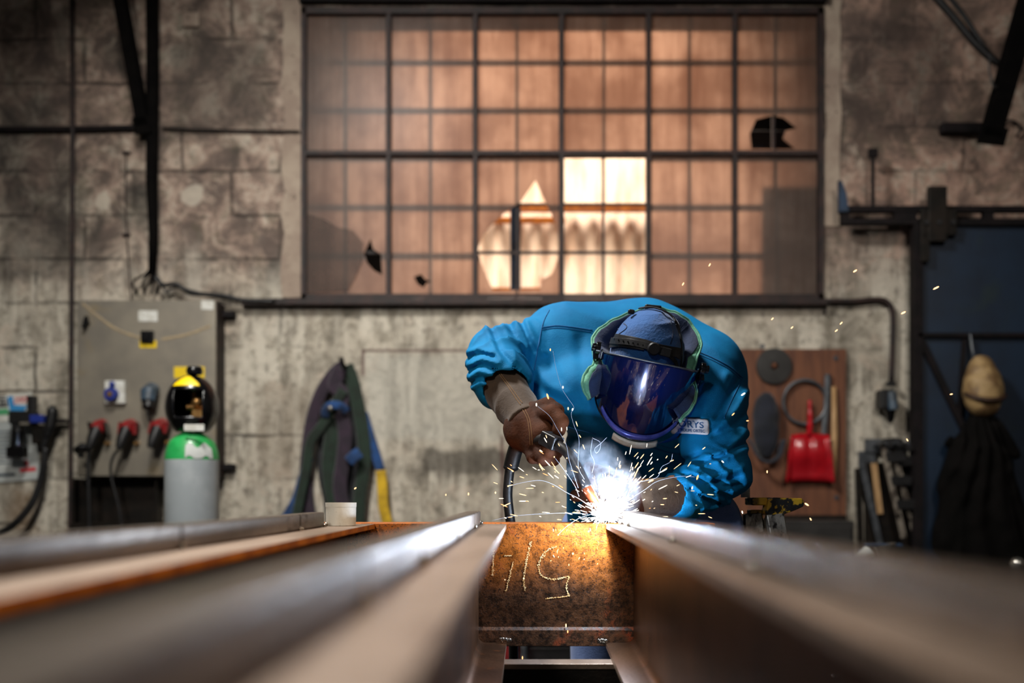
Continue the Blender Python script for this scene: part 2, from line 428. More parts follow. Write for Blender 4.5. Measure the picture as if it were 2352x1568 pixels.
def rust_mat():
    m, nt, out = new_mat('rusted_web'); g = NT(nt); co = g.coord()
    p = g.n('ShaderNodeBsdfPrincipled'); g.l(p.outputs[0], out.inputs[0]); p.inputs['Metallic'].default_value = .1
    sx = g.n('ShaderNodeSeparateXYZ'); g.l(co, sx.inputs[0])
    big = g.noise(co, 7, 6, .6); med = g.noise(co, 62, 6, .75); fin = g.noise(co, 220, 3, .7)
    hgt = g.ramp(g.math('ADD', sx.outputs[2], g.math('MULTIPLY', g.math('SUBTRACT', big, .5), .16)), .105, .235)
    c = g.mix(g.ramp(med, .36, .62), lin('26170c'), lin('5a3414'))
    c = g.mix(g.math('MULTIPLY', hgt, g.ramp(med, .36, .58, .35, 1)), c, lin('b86208'))  # orange rust, brightened towards the top to carry the arc's light
    c = g.mix(g.math('MULTIPLY', g.ramp(big, .58, .70), g.ramp(med, .42, .60)), c, lin('963c12'))
    c = g.mix(g.ramp(fin, .56, .64, 0, .85), c, lin('1a0e08'))
    c = g.mix(g.ramp(g.noise(co, 90, 4), .62, .68, 0, .7), c, lin('120b08'))
    g.l(c, p.inputs['Base Color']); g.l(g.ramp(med, .3, .7, .35, .7), p.inputs['Roughness'])
    b = g.n('ShaderNodeBump'); b.inputs['Strength'].default_value = .5; b.inputs['Distance'].default_value = .003
    g.l(g.math('ADD', med, g.math('MULTIPLY', fin, .5)), b.inputs['Height']); g.l(b.outputs[0], p.inputs['Normal']); return m
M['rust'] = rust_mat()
M['chalk'] = mat('pale_chalk', 'e8c890', 'd0a060', 60, .8, 0)

# ================================================================== ROOM
WY = 5.70
def B(px, py, off=0.):
    """point on the far wall under a pixel, brought off metres towards the room (same wall place, true offset)"""
    p = W(px, py, WY); return Vector((p.x, WY - off, p.z))
def struct_box(name, a, b, m):
    return struct(MB().box2(a, b).build(name, m))
struct_box('floor', (-5, -4, -.1), (5, 9, 0), M['floor'])
struct_box('ceiling', (-5, -4, 4.75), (5, WY + .3, 4.9), M['ceil'])
struct_box('wall_left', (-5.0, -4, 0), (-4.8, WY, 4.75), M['side'])
struct_box('wall_right', (4.8, -4, 0), (5.0, WY, 4.75), M['side'])
wx0, wx1 = B(694, 0).x, B(1890, 0).x; wz0, wz1 = B(0, 692).z, B(0, 20).z
w = MB()
w.box2((-5, WY, 0), (wx0, WY + .15, 4.75)); w.box2((wx1, WY, 0), (5, WY + .15, 4.75))
w.box2((wx0, WY, 0), (wx1, WY + .15, wz0)); w.box2((wx0, WY, wz1), (wx1, WY + .15, 4.75))
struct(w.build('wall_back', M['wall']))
# pale render bands either side of the window
def ragged(px0, px1, py0, py1, seed):
    r = random.Random(seed); n = 14; L = []; R = []
    for i in range(n + 1):
        py = py0 + (py1 - py0) * i / n
        L.append(B(px0 + r.uniform(-6, 6), py)); R.append(B(px1 + r.uniform(-3, 3), py))
    return [(p.x, p.z) for p in L] + [(p.x, p.z) for p in R[::-1]]
struct(MB().prism(ragged(650, 693, 0, 684, 1), (0, WY + .01, 0), (1, 0, 0), (0, 0, 1), (0, -.018, 0)).build('trim_1', M['render']))
struct(MB().prism(ragged(1893, 1930, 0, 520, 2)[::1], (0, WY + .01, 0), (1, 0, 0), (0, 0, 1), (0, -.018, 0)).build('trim_2', M['render']))
# ceiling-high dark lintel over the window
struct(MB().box2((B(690, 0).x, WY - .05, wz1 + .02), (B(1895, 0).x, WY + .01, wz1 + .20)).build('trim_3', M['dark_iron'], bevel=.004))
# outside: ground and a clad wall across the alley, only as wide as its sunlit part
corr = MB(); xs = np.arange(W(1040, 0, 7.45).x, W(1640, 0, 7.45).x, .02); vs = []; fs = []
for i, x in enumerate(xs):
    y = 7.45 + .012 * math.sin(2 * PI * x / .14)
    vs += [(x, y, 0), (x, y, 3.75), (x, y + .05, 3.75), (x, y + .05, 0)]
for i in range(len(xs) - 1):
    a = i * 4; b = a + 4
    fs += [(a, b, b + 1, a + 1), (a + 1, b + 1, b + 2, a + 2), (a + 2, b + 2, b + 3, a + 3), (a + 3, b + 3, b, a)]
corr.add(vs, fs); struct(corr.build('wall_outside', M['clad'], smooth=True))
struct_box('wall_far', (-5, 7.52, 0), (5, 7.6, 4.0), M['near_black'])  # unlit rest of the alley, its darkness put into the colour
struct(MB().box2((W(1120, 0, 7.3).x - 1.2, 7.30, W(0, 480, 7.3).z), (W(1500, 0, 7.3).x + .2, 7.40, W(0, 468, 7.3).z)).build('trim_4', M['rust_edge'], bevel=.003))

# ------------------------------------------------------------------ window
win = thing('window_1', 'large steel factory window with dusty brown broken panes', 'window', (0, WY, wz0)); struct(win)
for k in ('label', 'category'): del win[k]
fy0, fy1 = WY - .02, WY + .05
fr = MB()
for (a, b, c, d) in ((693, 20, 704, 690), (1878, 20, 1890, 690), (693, 20, 1890, 34), (693, 676, 1890, 692)):
    p, q = B(a, d), B(c, b); fr.box2((p.x, fy0, p.z), (q.x, fy1, q.z))
fr.build('window_frame', M['frame_iron'], win, bevel=.004)
cols = [700, 893, 1092, 1290, 1490, 1688, 1882]
for cx in cols[1:-1]:
    p, q = B(cx - 6, 678), B(cx + 6, 32)
    MB().box2((p.x, fy0 + .005, p.z), (q.x, fy1 - .005, q.z)).build('mullion', M['frame_iron'], win, bevel=.004)
p, q = B(700, 358), B(1882, 347)
MB().box2((p.x, fy0 + .002, p.z), (q.x, fy1 - .002, q.z)).build('transom', M['frame_iron'], win, bevel=.004)
for cx in (795, 990, 1188, 1387, 1583, 1780):
    p, q = B(cx - 3, 678), B(cx + 3, 32)
    MB().box2((p.x, WY + .035, p.z), (q.x, WY + .055, q.z)).build('glazing_bar', M['frame_iron'], win)
for cy in (133, 243, 465, 576):
    p, q = B(700, cy + 3), B(1882, cy - 3)
    MB().box2((p.x, WY + .033, p.z), (q.x, WY + .053, q.z)).build('glazing_bar', M['frame_iron'], win)
from mathutils.geometry import tessellate_polygon
holes = {
 (2, 1): [(1097,570),(1108,538),(1135,508),(1170,478),(1196,462),(1214,434),(1230,412),(1246,448),(1264,484),(1280,520),(1284,556),(1282,592),(1268,628),(1246,640),(1240,664),(1132,666),(1116,630),(1104,600)],
 (5, 0): [(1728,340),(1724,305),(1738,272),(1776,262),(1802,268),(1832,292),(1806,298),(1800,316),(1828,340)],
 (0, 1): [(850,546),(856,570),(874,582),(877,630),(858,620),(842,602),(835,580)],
 (1, 1): [(950,634),(966,628),(976,640),(990,644),(978,650),(972,660),(958,650)]}
for r, (y0, y1) in enumerate(((34, 347), (358, 676))):
    for c in range(6):
        if (c, r) == (3, 1): continue
        x0, x1 = cols[c] + 5, cols[c + 1] - 5
        outer = [(x0, y0), (x1, y0), (x1, y1), (x0, y1)]; loops = [outer]
        if (c, r) in holes: loops.append(holes[(c, r)][::-1])
        pts = [[Vector((B(*q).x, B(*q).z, 0)) for q in lp] for lp in loops]
        flat = [v for lp in pts for v in lp]; tri = tessellate_polygon(pts)
        mb = MB(); mb.add([(v.x, WY + .02, v.y) for v in flat], [tuple(t) for t in tri])
        o = mb.build('pane', M['glass'], win)
        sd = o.modifiers.new('thickness', 'SOLIDIFY'); sd.thickness = .004
m2 = glass_mat(); m2.name = 'milky_cracked_glass'; P = [B(x, y) for x, y in ((705, 490), (740, 500), (775, 520), (810, 528), (834, 556), (832, 600), (815, 640), (798, 668), (705, 672))]
for nd in m2.node_tree.nodes:
    if nd.type == 'BSDF_TRANSPARENT': nd.inputs[0].default_value = (.8, .8, .8, 1)
    if nd.type == 'MIX_SHADER' and abs(nd.inputs[0].default_value - .10) < 1e-4: nd.inputs[0].default_value = .5
MB().prism([(p.x, p.z) for p in P], (0, WY + .012, 0), (1, 0, 0), (0, 0, 1), (0, -.004, 0)).build('glass_shard', m2, win)
# window sill: brown steel ledge
p, q = B(560, 704), B(1895, 690)
struct(MB().box2((p.x, WY - .07, p.z), (q.x, WY + .02, q.z)).build('trim_5', M['frame_iron'], bevel=.004))
ob = thing('window_shade_box', 'dark box added outside to shade the right window column, seen through the hole', 'cabinet', (B(1790, 0).x, 6.4, 0))  # added box keeps daylight off the right window column
a, b_ = B(1712, 800), B(1900, 232); MB().box2((a.x, 6.14, 0), (b_.x + .12, 6.5, b_.z)).build('body', M['navy'], ob, bevel=.02)
MB().box2((a.x + .03, 6.128, .1), (b_.x + .09, 6.141, b_.z - .05)).build('door', M['navy'], ob, bevel=.004)
# steel post and rails standing outside, seen through the broken pane
post = thing('outdoor_steel_post', 'dark steel post standing outside, seen through the broken window pane', 'post', (W(1184, 0, 6.5).x, 6.5, 0))
a, b = W(1172, 1000, 6.5), W(1196, 470, 6.5)
MB().box2((a.x, 6.46, 0), (b.x, 6.54, b.z + .0)).build('post', M['blue_iron'], post, bevel=.004)
a, b = W(1090, 512, 6.9), W(1292, 500, 6.9)
tag(MB().box2((a.x - .1, 6.88, a.z), (b.x + .02, 6.93, b.z)).build('outdoor_rail', M['rust_edge'], bevel=.003), 'rusty horizontal rail outside behind the broken pane, upper of two', 'rail')
a, b = W(1100, 672, 6.9), W(1270, 661, 6.9)
tag(MB().box2((a.x - .1, 6.88, a.z), (b.x + .02, 6.93, b.z)).build('outdoor_rail', M['rust_edge'], bevel=.003), 'rusty horizontal rail outside at the foot of the broken pane, lower of two', 'rail')

# ------------------------------------------------------------------ left wall fittings
def pipe(name, pts, r, m, label, cat, off=.03, n=10, smooth=True, k=5):
    P = [B(x, y, off) for x, y in pts]
    if len(P) > 2: P = smooth_path(P, k)
    o = MB().tube(P, r, n).build(name, m, smooth=smooth); return tag(o, label, cat)
pipe('wall_pipe', [(170, -40), (172, 300), (170, 700), (168, 1000), (166, 1330)], .013, M['frame_iron'], 'thin brown vertical pipe running down the wall behind the cabinet edge', 'pipe')
pipe('wall_cable', [(-60, 300), (150, 300), (340, 296)], .018, M['dark_iron'], 'thick dark horizontal bar fixed across the block wall by the left edge', 'bar', off=.02)
pipe('wall_cable', [(376, 297), (450, 301), (560, 303), (690, 305)], .007, M['dark_iron'], 'thin dark cable along the block joint towards the window', 'cable', off=.02)
pipe('wall_wire', [(292, 350), (290, 440), (293, 540), (297, 600), (303, 690)], .004, M['frame_iron'], 'thin brown wire with two clips above the cabinet', 'wire', off=.01)
for py in (352, 540):
    p = B(292, py, .01); tag(MB().box(p, (.045, .02, .014)).build('wire_clip', M['frame_iron'], bevel=.003), 'small brown clip holding the thin wire, %s one' % ('upper' if py == 352 else 'lower'), 'clip')
tr = thing('cable_bundle', 'thick black vertical cable bundle hanging above the cabinet', 'cable bundle', tuple(B(357, 640, .05)))
MB().tube([B(357, -60, .05), B(358, 200, .05), B(356, 420, .05), B(360, 540, .05), B(357, 635, .05)], [.036, .036, .033, .027, .022], 14).build('conduit', M['near_black'], tr, smooth=True)
for i, (ex, bx) in enumerate(((326, 318), (344, 340), (358, 362), (372, 378))):
    MB().tube(smooth_path([B(350 + i * 5, 560, .05), B(352 + i * 3, 625, .06), B(bx, 652, .07), B(ex + 3, 684, .10)]), .007, 8).build('cable', M['near_black'], tr, smooth=True)
MB().box(B(440, 48, .01), (.10, .03, .085)).build('wall_box', M['render'], bevel=.012)
tag(bpy.data.objects['wall_box'], 'small pale square box high on the block wall beside the window', 'box')
pipe('power_cable', [(365, 640), (385, 660), (412, 658), (438, 672), (470, 680), (520, 684), (565, 694), (640, 697)], .012, M['black'], 'black cable drooping from the cable bundle to the window sill', 'cable', off=.07)
pipe('power_cable', [(372, 650), (392, 676), (398, 668), (420, 664), (445, 680), (490, 684), (556, 696)], .007, M['black'], 'thinner black cable looping beside the drooping one', 'cable', off=.055)
# diagonal roof braces
def brace(name, a, b, wd, label):
    d = (b - a); L = d.length; t = d.normalized(); up = Vector((0, 1, 0)); s = t.cross(up).normalized()
    R = Matrix((s, up, t)).transposed()
    g = thing(name, label, 'beam', tuple(b))
    MB().box((a + b) / 2, (wd, .012, L), R).build('flange', M['near_black'], g)
    MB().box((a + b) / 2 + Vector((0, .03, 0)), (.012, .05, L), R).build('web', M['near_black'], g)
    MB().box((a + b) / 2 + Vector((0, .06, 0)), (wd, .012, L), R).build('flange', M['near_black'], g)
    MB().box(b, (wd * 1.5, .012, .09), R).build('end_plate', M['near_black'], g, bevel=.003)
brace('roof_brace', W(262, -60, 5.45), W(326, 288, 5.6), .065, 'dark diagonal steel brace meeting the black cable bundle')
brace('roof_brace', W(2380, -40, 5.0), W(2280, 312, 5.3), .10, 'wide dark diagonal steel brace above the blue door')
for k, (pts, r, lab) in enumerate((([(2120, -40), (2190, 40), (2240, 100), (2285, 140), (2330, 160)], .020, 'thick black cable drooping beside the wide diagonal brace'),
                              ([(2150, -40), (2210, 30), (2262, 110), (2300, 150)], .012, 'thinner black cable drooping inside the thick one by the brace'))):
    o = MB().tube(smooth_path([W(x, y, 5.25) for x, y in pts]), r, 10).build('hanging_cable', M['black'], smooth=True); tag(o, lab, 'cable')
tag(MB().tube(smooth_path([W(2275, 120, 5.2), W(2272, 160, 5.2), W(2284, 200, 5.2), W(2298, 190, 5.2)]), .005, 8).build('hanging_cable', M['black'], smooth=True), 'short thin cable tail looping beside the wide brace', 'cable')

# ------------------------------------------------------------------ electric cabinet
CF = 5.56
cab = thing('electric_cabinet', 'grey metal electrical cabinet on the wall with plug sockets', 'cabinet', (W(340, 0, CF).x, WY, W(0, 1095, CF).z))
a, b = W(181, 1095, CF), W(500, 690, CF)
MB().box2((a.x, CF, a.z), (b.x, WY - .002, b.z)).build('body', M['frame_iron'], cab, bevel=.006)
MB().box2((a.x - .002, CF - .02, a.z + .003), (b.x - .004, CF - .001, b.z - .002)).build('door', M['cabinet'], cab, bevel=.006)
def C(px, py, off=0.): p = W(px, py, CF - .02); return Vector((p.x, p.y - off, p.z))
def plate(px0, py0, px1, py1, th, m, name, parent, bevel=.003):
    p, q = C(px0, py1), C(px1, py0); return MB().box2((p.x, p.y - th, p.z), (q.x, p.y + .001, q.z)).build(name, m, parent, bevel=bevel)
lt = MB(); lt.cyl(C(201, 740, 0), C(201, 740, .025), .018, n=16); lt.box(C(201, 742, .03), (.022, .014, .07), Matrix.Rotation(.3, 3, 'Y')); lt.build('latch', M['black_gloss'], cab, bevel=.003)
plate(318, 713, 362, 738, .002, M['white'], 'label_plate', cab, .001)
plate(462, 690, 491, 711, .002, M['white'], 'label_plate', cab, .001)
plate(321, 782, 360, 799, .004, M['yellow'], 'switch_backing', cab, .001)
sw = plate(325, 760, 355, 789, .018, M['black_gloss'], 'switch', cab, .003)
MB().box(C(339, 774, .03), (.012, .024, .045)).build('switch_lever', M['black_gloss'], cab, bevel=.003)
plate(400, 842, 470, 868, .003, M['yellow'], 'warning_label', cab, .001)
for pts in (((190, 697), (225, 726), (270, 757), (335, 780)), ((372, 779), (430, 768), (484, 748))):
    MB().tube(smooth_path([C(x, y, .0015) for x, y in pts]), .008, 8, flat=.1, up=(0, -1, 0)).build('reflection_streak', M['reflection_streak'], cab)
for x in (512,):
    for y in (722, 1072): MB().box(W(x + 14, y, WY - .03), (.07, .05, .035)).build('hinge', M['dark_iron'], cab, bevel=.004)
# blue domestic socket
so = thing('wall_socket', 'white square socket with a round blue cover on the cabinet front', 'socket', tuple(C(268, 903)))
p, q = C(245, 928), C(291, 875); MB().box2((p.x, p.y - .03, p.z), (q.x, p.y, q.z)).build('housing', M['white'], so, bevel=.006)
c = MB(); c.lathe([(.0, .034), (.034, .032), (.038, .024), (.038, .0)], C(263, 907, .03), (0, -1, 0), 24); c.ball(C(264, 884, .04), (.018, .014, .018)); c.build('cover', M['blue_pl'], so, smooth='auto')
MB().cyl(C(263, 907, .063), C(263, 907, .07), .014, n=16).build('boss', M['brass'], so)
# slate socket with cable
s2 = thing('wall_socket', 'dark slate blue industrial socket above the right red plug', 'socket', tuple(C(351, 915)))
q = MB(); q.tube([C(350, 895, .0), C(351, 905, .06), C(352, 925, .08)], [.042, .045, .036], 20); q.build('shroud', M['slate'], s2, smooth='auto')
q = MB(); q.tube([C(352, 918, .06), C(353, 940, .085)], [.037, .030], 18); q.build('plug', M['black'], s2, smooth='auto')
MB().tube(smooth_path([C(350, 938, .08), C(352, 960, .075), C(360, 980, .06), C(370, 990, .05)]), .007, 8).build('cord', M['black'], s2, smooth=True)
plugs = []
for i, (px, py, tilt, lab) in enumerate(((236, 990, -.18, 'red industrial plug at the left of the cabinet bottom row'), (303, 990, .12, 'red industrial plug in the middle of the cabinet bottom row'), (374, 988, .3, 'red industrial plug beside the gas cylinder, partly hidden by it'))):
    t = thing('power_plug', lab, 'plug', tuple(C(px, py))); plugs.append(t)
    q = MB(); q.tube([C(px, py - 14, 0), C(px, py - 8, .05), C(px - 2, py + 2, .08)], [.036, .040, .036], 18); q.build('shroud', M['red_pl'], t, smooth='auto')
    q = MB(); q.tube([C(px - 1, py - 2, .07), C(px - 6, py + 22, .10), C(px - 12, py + 42, .11)], [.036, .030, .018], 16); q.build('plug_body', M['black'], t, smooth='auto')
    q = MB()
    for s in (-1, 1): MB().box(C(px + s * 18, py - 5, .05), (.012, .05, .07), Matrix.Rotation(tilt, 3, 'Y')).build('bracket', M['red_pl'] if i else M['black_gloss'], t, bevel=.003)
    MB().cyl(C(px + 14, py + 28, .0), C(px + 14, py + 28, .035), .011, n=12).build('screw_cap', M['brass'], t)
cords = [([(224, 1030), (220, 1045), (219, 1090), (221, 1160), (222, 1230), (222, 1330)], .011, 'straight thick black cord hanging from the left red plug'),
         ([(291, 1030), (278, 1045), (270, 1070), (272, 1100), (282, 1140), (291, 1180), (293, 1230), (286, 1330)], .008, 'thin curved black cord hanging from the middle red plug'),]
for k, (pts, r, lab) in enumerate(cords):
    MB().tube(smooth_path([C(x, y, .09) for x, y in pts]), r, 10).build('cord', M['black'], plugs[k], smooth=True)
pk = thing('cable_plug', 'loose black plug lying against the left red plug', 'plug', tuple(C(205, 1032, .08)))
q = MB(); q.tube([C(194, 1036, .09), C(212, 1030, .11), C(222, 1028, .1)], [.024, .030, .016], 14); q.build('plug_body', M['black_gloss'], pk, smooth='auto')
MB().box(C(202, 1046, .09), (.03, .03, .03)).build('clamp', M['black'], pk, bevel=.004)
# dark niche box below the cabinet
nb = thing('cable_tray', 'dark open steel tray below the electrical cabinet', 'tray', (W(280, 0, 5.6).x, WY, W(0, 1330, 5.6).z))
a, b = B(182, 1330), B(376, 1100)
q = MB(); q.box2((a.x, WY - .03, a.z), (b.x, WY - .01, b.z)); q.box2((a.x, WY - .10, a.z), (a.x + .015, WY - .01, b.z)); q.box2((b.x - .015, WY - .10, a.z), (b.x, WY - .01, b.z)); q.build('back_panel', M['black_steel'], nb, bevel=.003)
q = MB(); q.box2((a.x, WY - .12, B(0, 1215).z), (b.x, WY - .02, B(0, 1200).z)); q.build('shelf', M['black_steel'], nb, bevel=.003)

# ------------------------------------------------------------------ papers, hose holder at the far left
def sheet(name, poly, m, label, off, th=.003):
    P = [B(x, y) for x, y in poly]
    return tag(MB().prism([(p.x, p.z) for p in P], (0, WY - off, 0), (1, 0, 0), (0, 0, 1), (0, -th, 0)).build(name, m), label, 'sign' if 'sign' in name else 'paper')
sg = sheet('wall_sign', [(-60, 918), (75, 900), (81, 962), (-60, 975)], M['white'], 'white printed wall sign with blue and red lettering', .01, .006)
def child_poly(name, poly, m, parent, off, th=.001):
    P = [B(x, y) for x, y in poly]; return MB().prism([(p.x, p.z) for p in P], (0, WY - off, 0), (1, 0, 0), (0, 0, 1), (0, -th, 0)).build(name, m, parent)
child_poly('dark_panel', [(-60, 915), (18, 908), (22, 934), (-60, 942)], M['ink'], sg, .017)
child_poly('blue_panel', [(20, 912), (32, 909), (36, 930), (66, 932), (52, 960), (30, 962), (26, 942)], M['ink_b'], sg, .017)
child_poly('green_panel', [(-60, 944), (22, 938), (24, 952), (-60, 958)], M['ink_g'], sg, .017)
def wall_text(txt, px, py, hpx, m, parent, name, off, slant=0., rot=.06):
    s = hpx / 401.2 / .72; vs, fs = text_mesh(txt, s, .0006, .006 * s); o = B(px, py)
    V = [(o.x + v.x + v.y * slant, WY - off - v.z, o.z + v.y + v.x * rot) for v in vs]
    return MB().add(V, fs).build(name, m, parent)
wall_text('NT', -14, 932, 19, M['white'], sg, 'lettering', .0185)
wall_text('200', 33, 927, 15, M['ink_r'], sg, 'lettering', .0175, .2)
pp = sheet('wall_paper', [(-60, 968), (82, 962), (96, 1100), (-60, 1112)], M['paper'], 'white printed paper sheet hanging under the sign', .008, .004)
for k in range(9): child_poly('print_line', [(-60, 992 + k * 9), (32, 989 + k * 9), (32, 992 + k * 9), (-60, 995 + k * 9)], M['slate'], pp, .0125)
child_poly('print_logo', [(56, 1060), (64, 1054), (70, 1068), (62, 1072)], M['ink_r'], pp, .0125)
child_poly('print_logo', [(48, 1076), (84, 1072), (85, 1081), (49, 1085)], M['ink_r'], pp, .0125)
child_poly('footer_print', [(-60, 1092), (38, 1086), (38, 1092), (-60, 1098)], M['slate'], pp, .0125)
ht = thing('hose_holder', 'black wall mounted hose holder with a blue block beside the papers', 'holder', tuple(B(92, 980)))
q = MB(); q.box(B(75, 962, .10), (.15, .06, .075)); q.box(B(60, 975, .10), (.05, .05, .12)); q.box(B(92, 936, .09), (.045, .05, .12)); q.build('body', M['black'], ht, bevel=.008)
MB().box(B(111, 966, .11), (.075, .07, .045)).build('blue_block', M['blue_pl'], ht, bevel=.006)
q = MB(); q.tube(smooth_path([B(140, 935, .1), B(138, 962, .1), B(132, 990, .1), B(122, 1020, .1), B(116, 1032, .1)]), [.014, .02, .03, .03, .03, .03, .03, .03, .03, .03, .03, .03, .026, .026, .024, .02, .018, .018, .018, .018, .018, .018, .018, .018, .018][:25], 14); q.build('hook', M['black'], ht, smooth=True)
q = MB(); q.box(B(110, 1000, .09), (.08, .05, .11)); q.build('clamp', M['black_steel'], ht, bevel=.01)
MB().box(B(83, 976, .133), (.05, .004, .014)).build('name_plate', M['cabinet'], ht)
q = MB(); q.tube([B(62, 990, .1), B(58, 1030, .1)], [.035, .035], 14); q.box(B(60, 1040, .1), (.10, .06, .065)); q.build('nozzle', M['black_gloss'], ht, bevel=.006)
MB().box(B(150, 968, .05), (.06, .05, .02)).build('wall_bracket', M['dark_iron'], ht, bevel=.003)
tag(MB().tube(smooth_path([B(124, 1030, .1), B(120, 1070, .1), B(110, 1115, .1), B(95, 1155, .11), B(70, 1190, .12), B(40, 1214, .12), B(8, 1225, .12), B(-12, 1205, .12), B(-40, 1170, .12)]), .020, 12).build('rubber_hose', M['black'], smooth=True), 'black rubber hose curving down from the hose holder', 'hose')

# ------------------------------------------------------------------ gas cylinder
GD = 4.3; g0 = W(441, 0, GD)
gc = thing('gas_cylinder', 'tall grey gas cylinder with green shoulder and black valve guard', 'gas cylinder', (g0.x, GD, 0))
z = lambda py: W(0, py, GD).z
R0 = .113
MB().lathe([(0, 0), (R0 - .01, 0), (R0, .015), (R0, z(1056))], (g0.x, GD, 0), n=48).build('body', M['grey_paint'], gc, smooth='auto')
zs = z(1056); MB().lathe([(R0, zs), (R0 * .99, zs + .02), (R0 * .93, zs + .05), (R0 * .82, zs + .08), (R0 * .6, zs + .103), (.04, zs + .118), (.0, zs + .12)], (g0.x, GD, 0), n=48).build('shoulder', M['green'], gc, smooth='auto')
# paper label wrapped on the shoulder
vs = []; fs = []; rr = random.Random(3)
for j in range(5):
    for i in range(11):
        a = -PI / 2 + math.radians(4 + i * 6.2); h = zs + .004 + j * .014 + (.012 * math.sin(i * 1.1) if j in (0, 4) else 0); h = max(h, zs + .003)
        t = (h - zs); r = R0 * (1 - .07 * (t / .05) ** 2) + .0015
        vs.append((g0.x + r * math.cos(a), GD + r * math.sin(a), h))
for j in range(4):
    for i in range(10): fs.append((j * 11 + i, j * 11 + i + 1, (j + 1) * 11 + i + 1, (j + 1) * 11 + i))
MB().add(vs, fs).build('paper_label', M['paper'], gc, smooth=True)
guard = Field((g0.x - .15, GD - .15, z(1000)), (g0.x + .15, GD + .15, z(835)), .005)
zc = (z(995) + z(872)) / 2; hh = (z(872) - z(995)) / 2
d = guard.ell((g0.x, GD, zc), (.112, .112, hh * 1.18)); guard.un(d, .001)
guard.D = np.maximum(guard.D, guard.ell((g0.x, GD, zc), (.112, .112, 9.))); guard.D = np.maximum(guard.D, -(guard.Z - z(992)))
guard.cut(guard.ell((g0.x, GD, zc), (.094, .094, hh * 1.03)), .003)
bx = np.maximum(np.abs(guard.X - g0.x - .012) - .055, np.maximum(np.abs(guard.Z - z(930)) - .055, guard.Y - GD)); guard.cut(bx, .012)
field_object(guard, 'valve_guard', M['black_gloss'], gc)
q = MB(); vs = []; fs = []
for j in range(6):
    for i in range(13):
        t = j / 5; a = -PI / 2 + math.radians(-38 + 76 * i / 12) * (1 - .25 * t * t)
        h = z(890) + (z(866) - z(890)) * t * (1 - .45 * ((i - 6) / 6) ** 2); k = (h - zc) / (hh * 1.18); r = .112 * math.sqrt(max(.05, 1 - k * k)) + .003
        vs.append((g0.x + r * math.cos(a), GD + r * math.sin(a), h))
for j in range(5):
    for i in range(12): fs.append((j * 13 + i, j * 13 + i + 1, (j + 1) * 13 + i + 1, (j + 1) * 13 + i))
q.add(vs, fs).build('yellow_badge', M['yellow'], gc, smooth=True)
q = MB(); q.lathe([(0, 0), (.032, .004), (.036, .02), (.03, .036), (0, .04)], W(447, 862, GD - .02), n=16); q.build('hand_wheel', M['black_gloss'], gc, smooth='auto')
q = MB(); q.cyl(W(446, 975, GD), W(446, 900, GD), .016, n=14); q.cyl(W(430, 935, GD - .03), W(468, 935, GD - .03), .012, n=12); q.ball(W(452, 924, GD - .045), .022); q.box(W(455, 952, GD - .05), (.04, .03, .04)); q.build('valve', M['brass'], gc, smooth='auto')
q = MB(); q.box(W(446, 982, GD - .106), (.085, .006, .028)); q.build('guard_label', M['white'], gc, bevel=.002)

# ------------------------------------------------------------------ straps on the hook
hk = thing('wall_hook', 'dark steel hook carrying the coloured lifting straps', 'hook', tuple(B(795, 846)))
MB().tube(smooth_path([B(797, 850, 0), B(797, 846, .10), B(797, 838, .16), B(797, 830, .17)]), .012, 10).build('arm', M['dark_iron'], hk, smooth=True)
hk2 = thing('wall_hook', 'lower steel hook with a round end behind the blue strap', 'hook', tuple(B(775, 944)))
q = MB(); q.cyl(B(775, 944, 0), B(775, 944, .15), .012, n=12); q.build('arm', M['dark_iron'], hk2)
MB().ball(B(772, 943, .17), .017).build('knob', M['silver'], hk2, smooth=True)
def strap(pts, w, m, label, off, name='lifting_strap', extra=None, group=None):
    P = smooth_path([B(x, y, o) for x, y, o in [(q + (off,))[:3] if len(q) == 2 else q for q in pts]], 7)
    o = MB().tube(P, w / 2, 12, flat=.14, up=(0, -1, 0)).build(name, m, smooth=True)
    return tag(o, label, 'strap', group)
H = (797, 844, .09)
strap([(792, 842, .05), (770, 862, .06), (742, 905, .06), (722, 960, .05), (712, 1020, .05), (706, 1090, .05), (712, 1160, .05), (724, 1230, .05)], .072, M['strap_p'], 'purple strap hanging on the left side of the hook', .05)
strap([(788, 850, .08), (775, 890, .08), (790, 905, .09), (792, 950, .1), (800, 1000, .1), (795, 1060, .1), (788, 1120, .1), (800, 1190, .1), (806, 1240, .1)], .08, M['strap_p'], 'purple strap hanging down the middle below the hook', .09)
strap([(801, 842, .07), (815, 880, .07), (828, 940, .07), (838, 1000, .07), (842, 1060, .07), (832, 1130, .07), (826, 1200, .07), (824, 1250, .07)], .074, M['strap_g'], 'dark green strap hanging on the right side of the hook', .07)
strap([(797, 900, .11), (770, 945, .11), (745, 985, .11), (722, 1015, .10), (712, 1070, .09), (700, 1130, .09), (690, 1180, .09), (684, 1240, .09)], .055, M['strap_g'], 'green strap slanting down to the left under the blue strap', .1)
strap([(775, 960, .08), (768, 1010, .09), (762, 1070, .08), (768, 1130, .08), (782, 1190, .08), (790, 1250, .08)], .085, M['strap_g'], 'dark green strap in the middle of the bundle', .08)
strap([(790, 846, .03), (788, 900, .03), (795, 960, .03), (815, 1020, .03), (815, 1080, .03), (805, 1150, .03), (800, 1230, .03)], .12, M['strap_k'], 'black strap at the back of the bundle', .03)
strap([(756, 985, .04), (750, 1030, .04), (752, 1090, .04), (764, 1150, .04), (770, 1230, .04)], .09, M['strap_k'], 'black strap in shadow behind the middle green strap', .04)
strap([(756, 962, .12), (760, 944, .15), (775, 936, .17), (795, 938, .16), (806, 950, .13)], .045, M['strap_b'], 'short blue strap looped over the lower hook', .14)
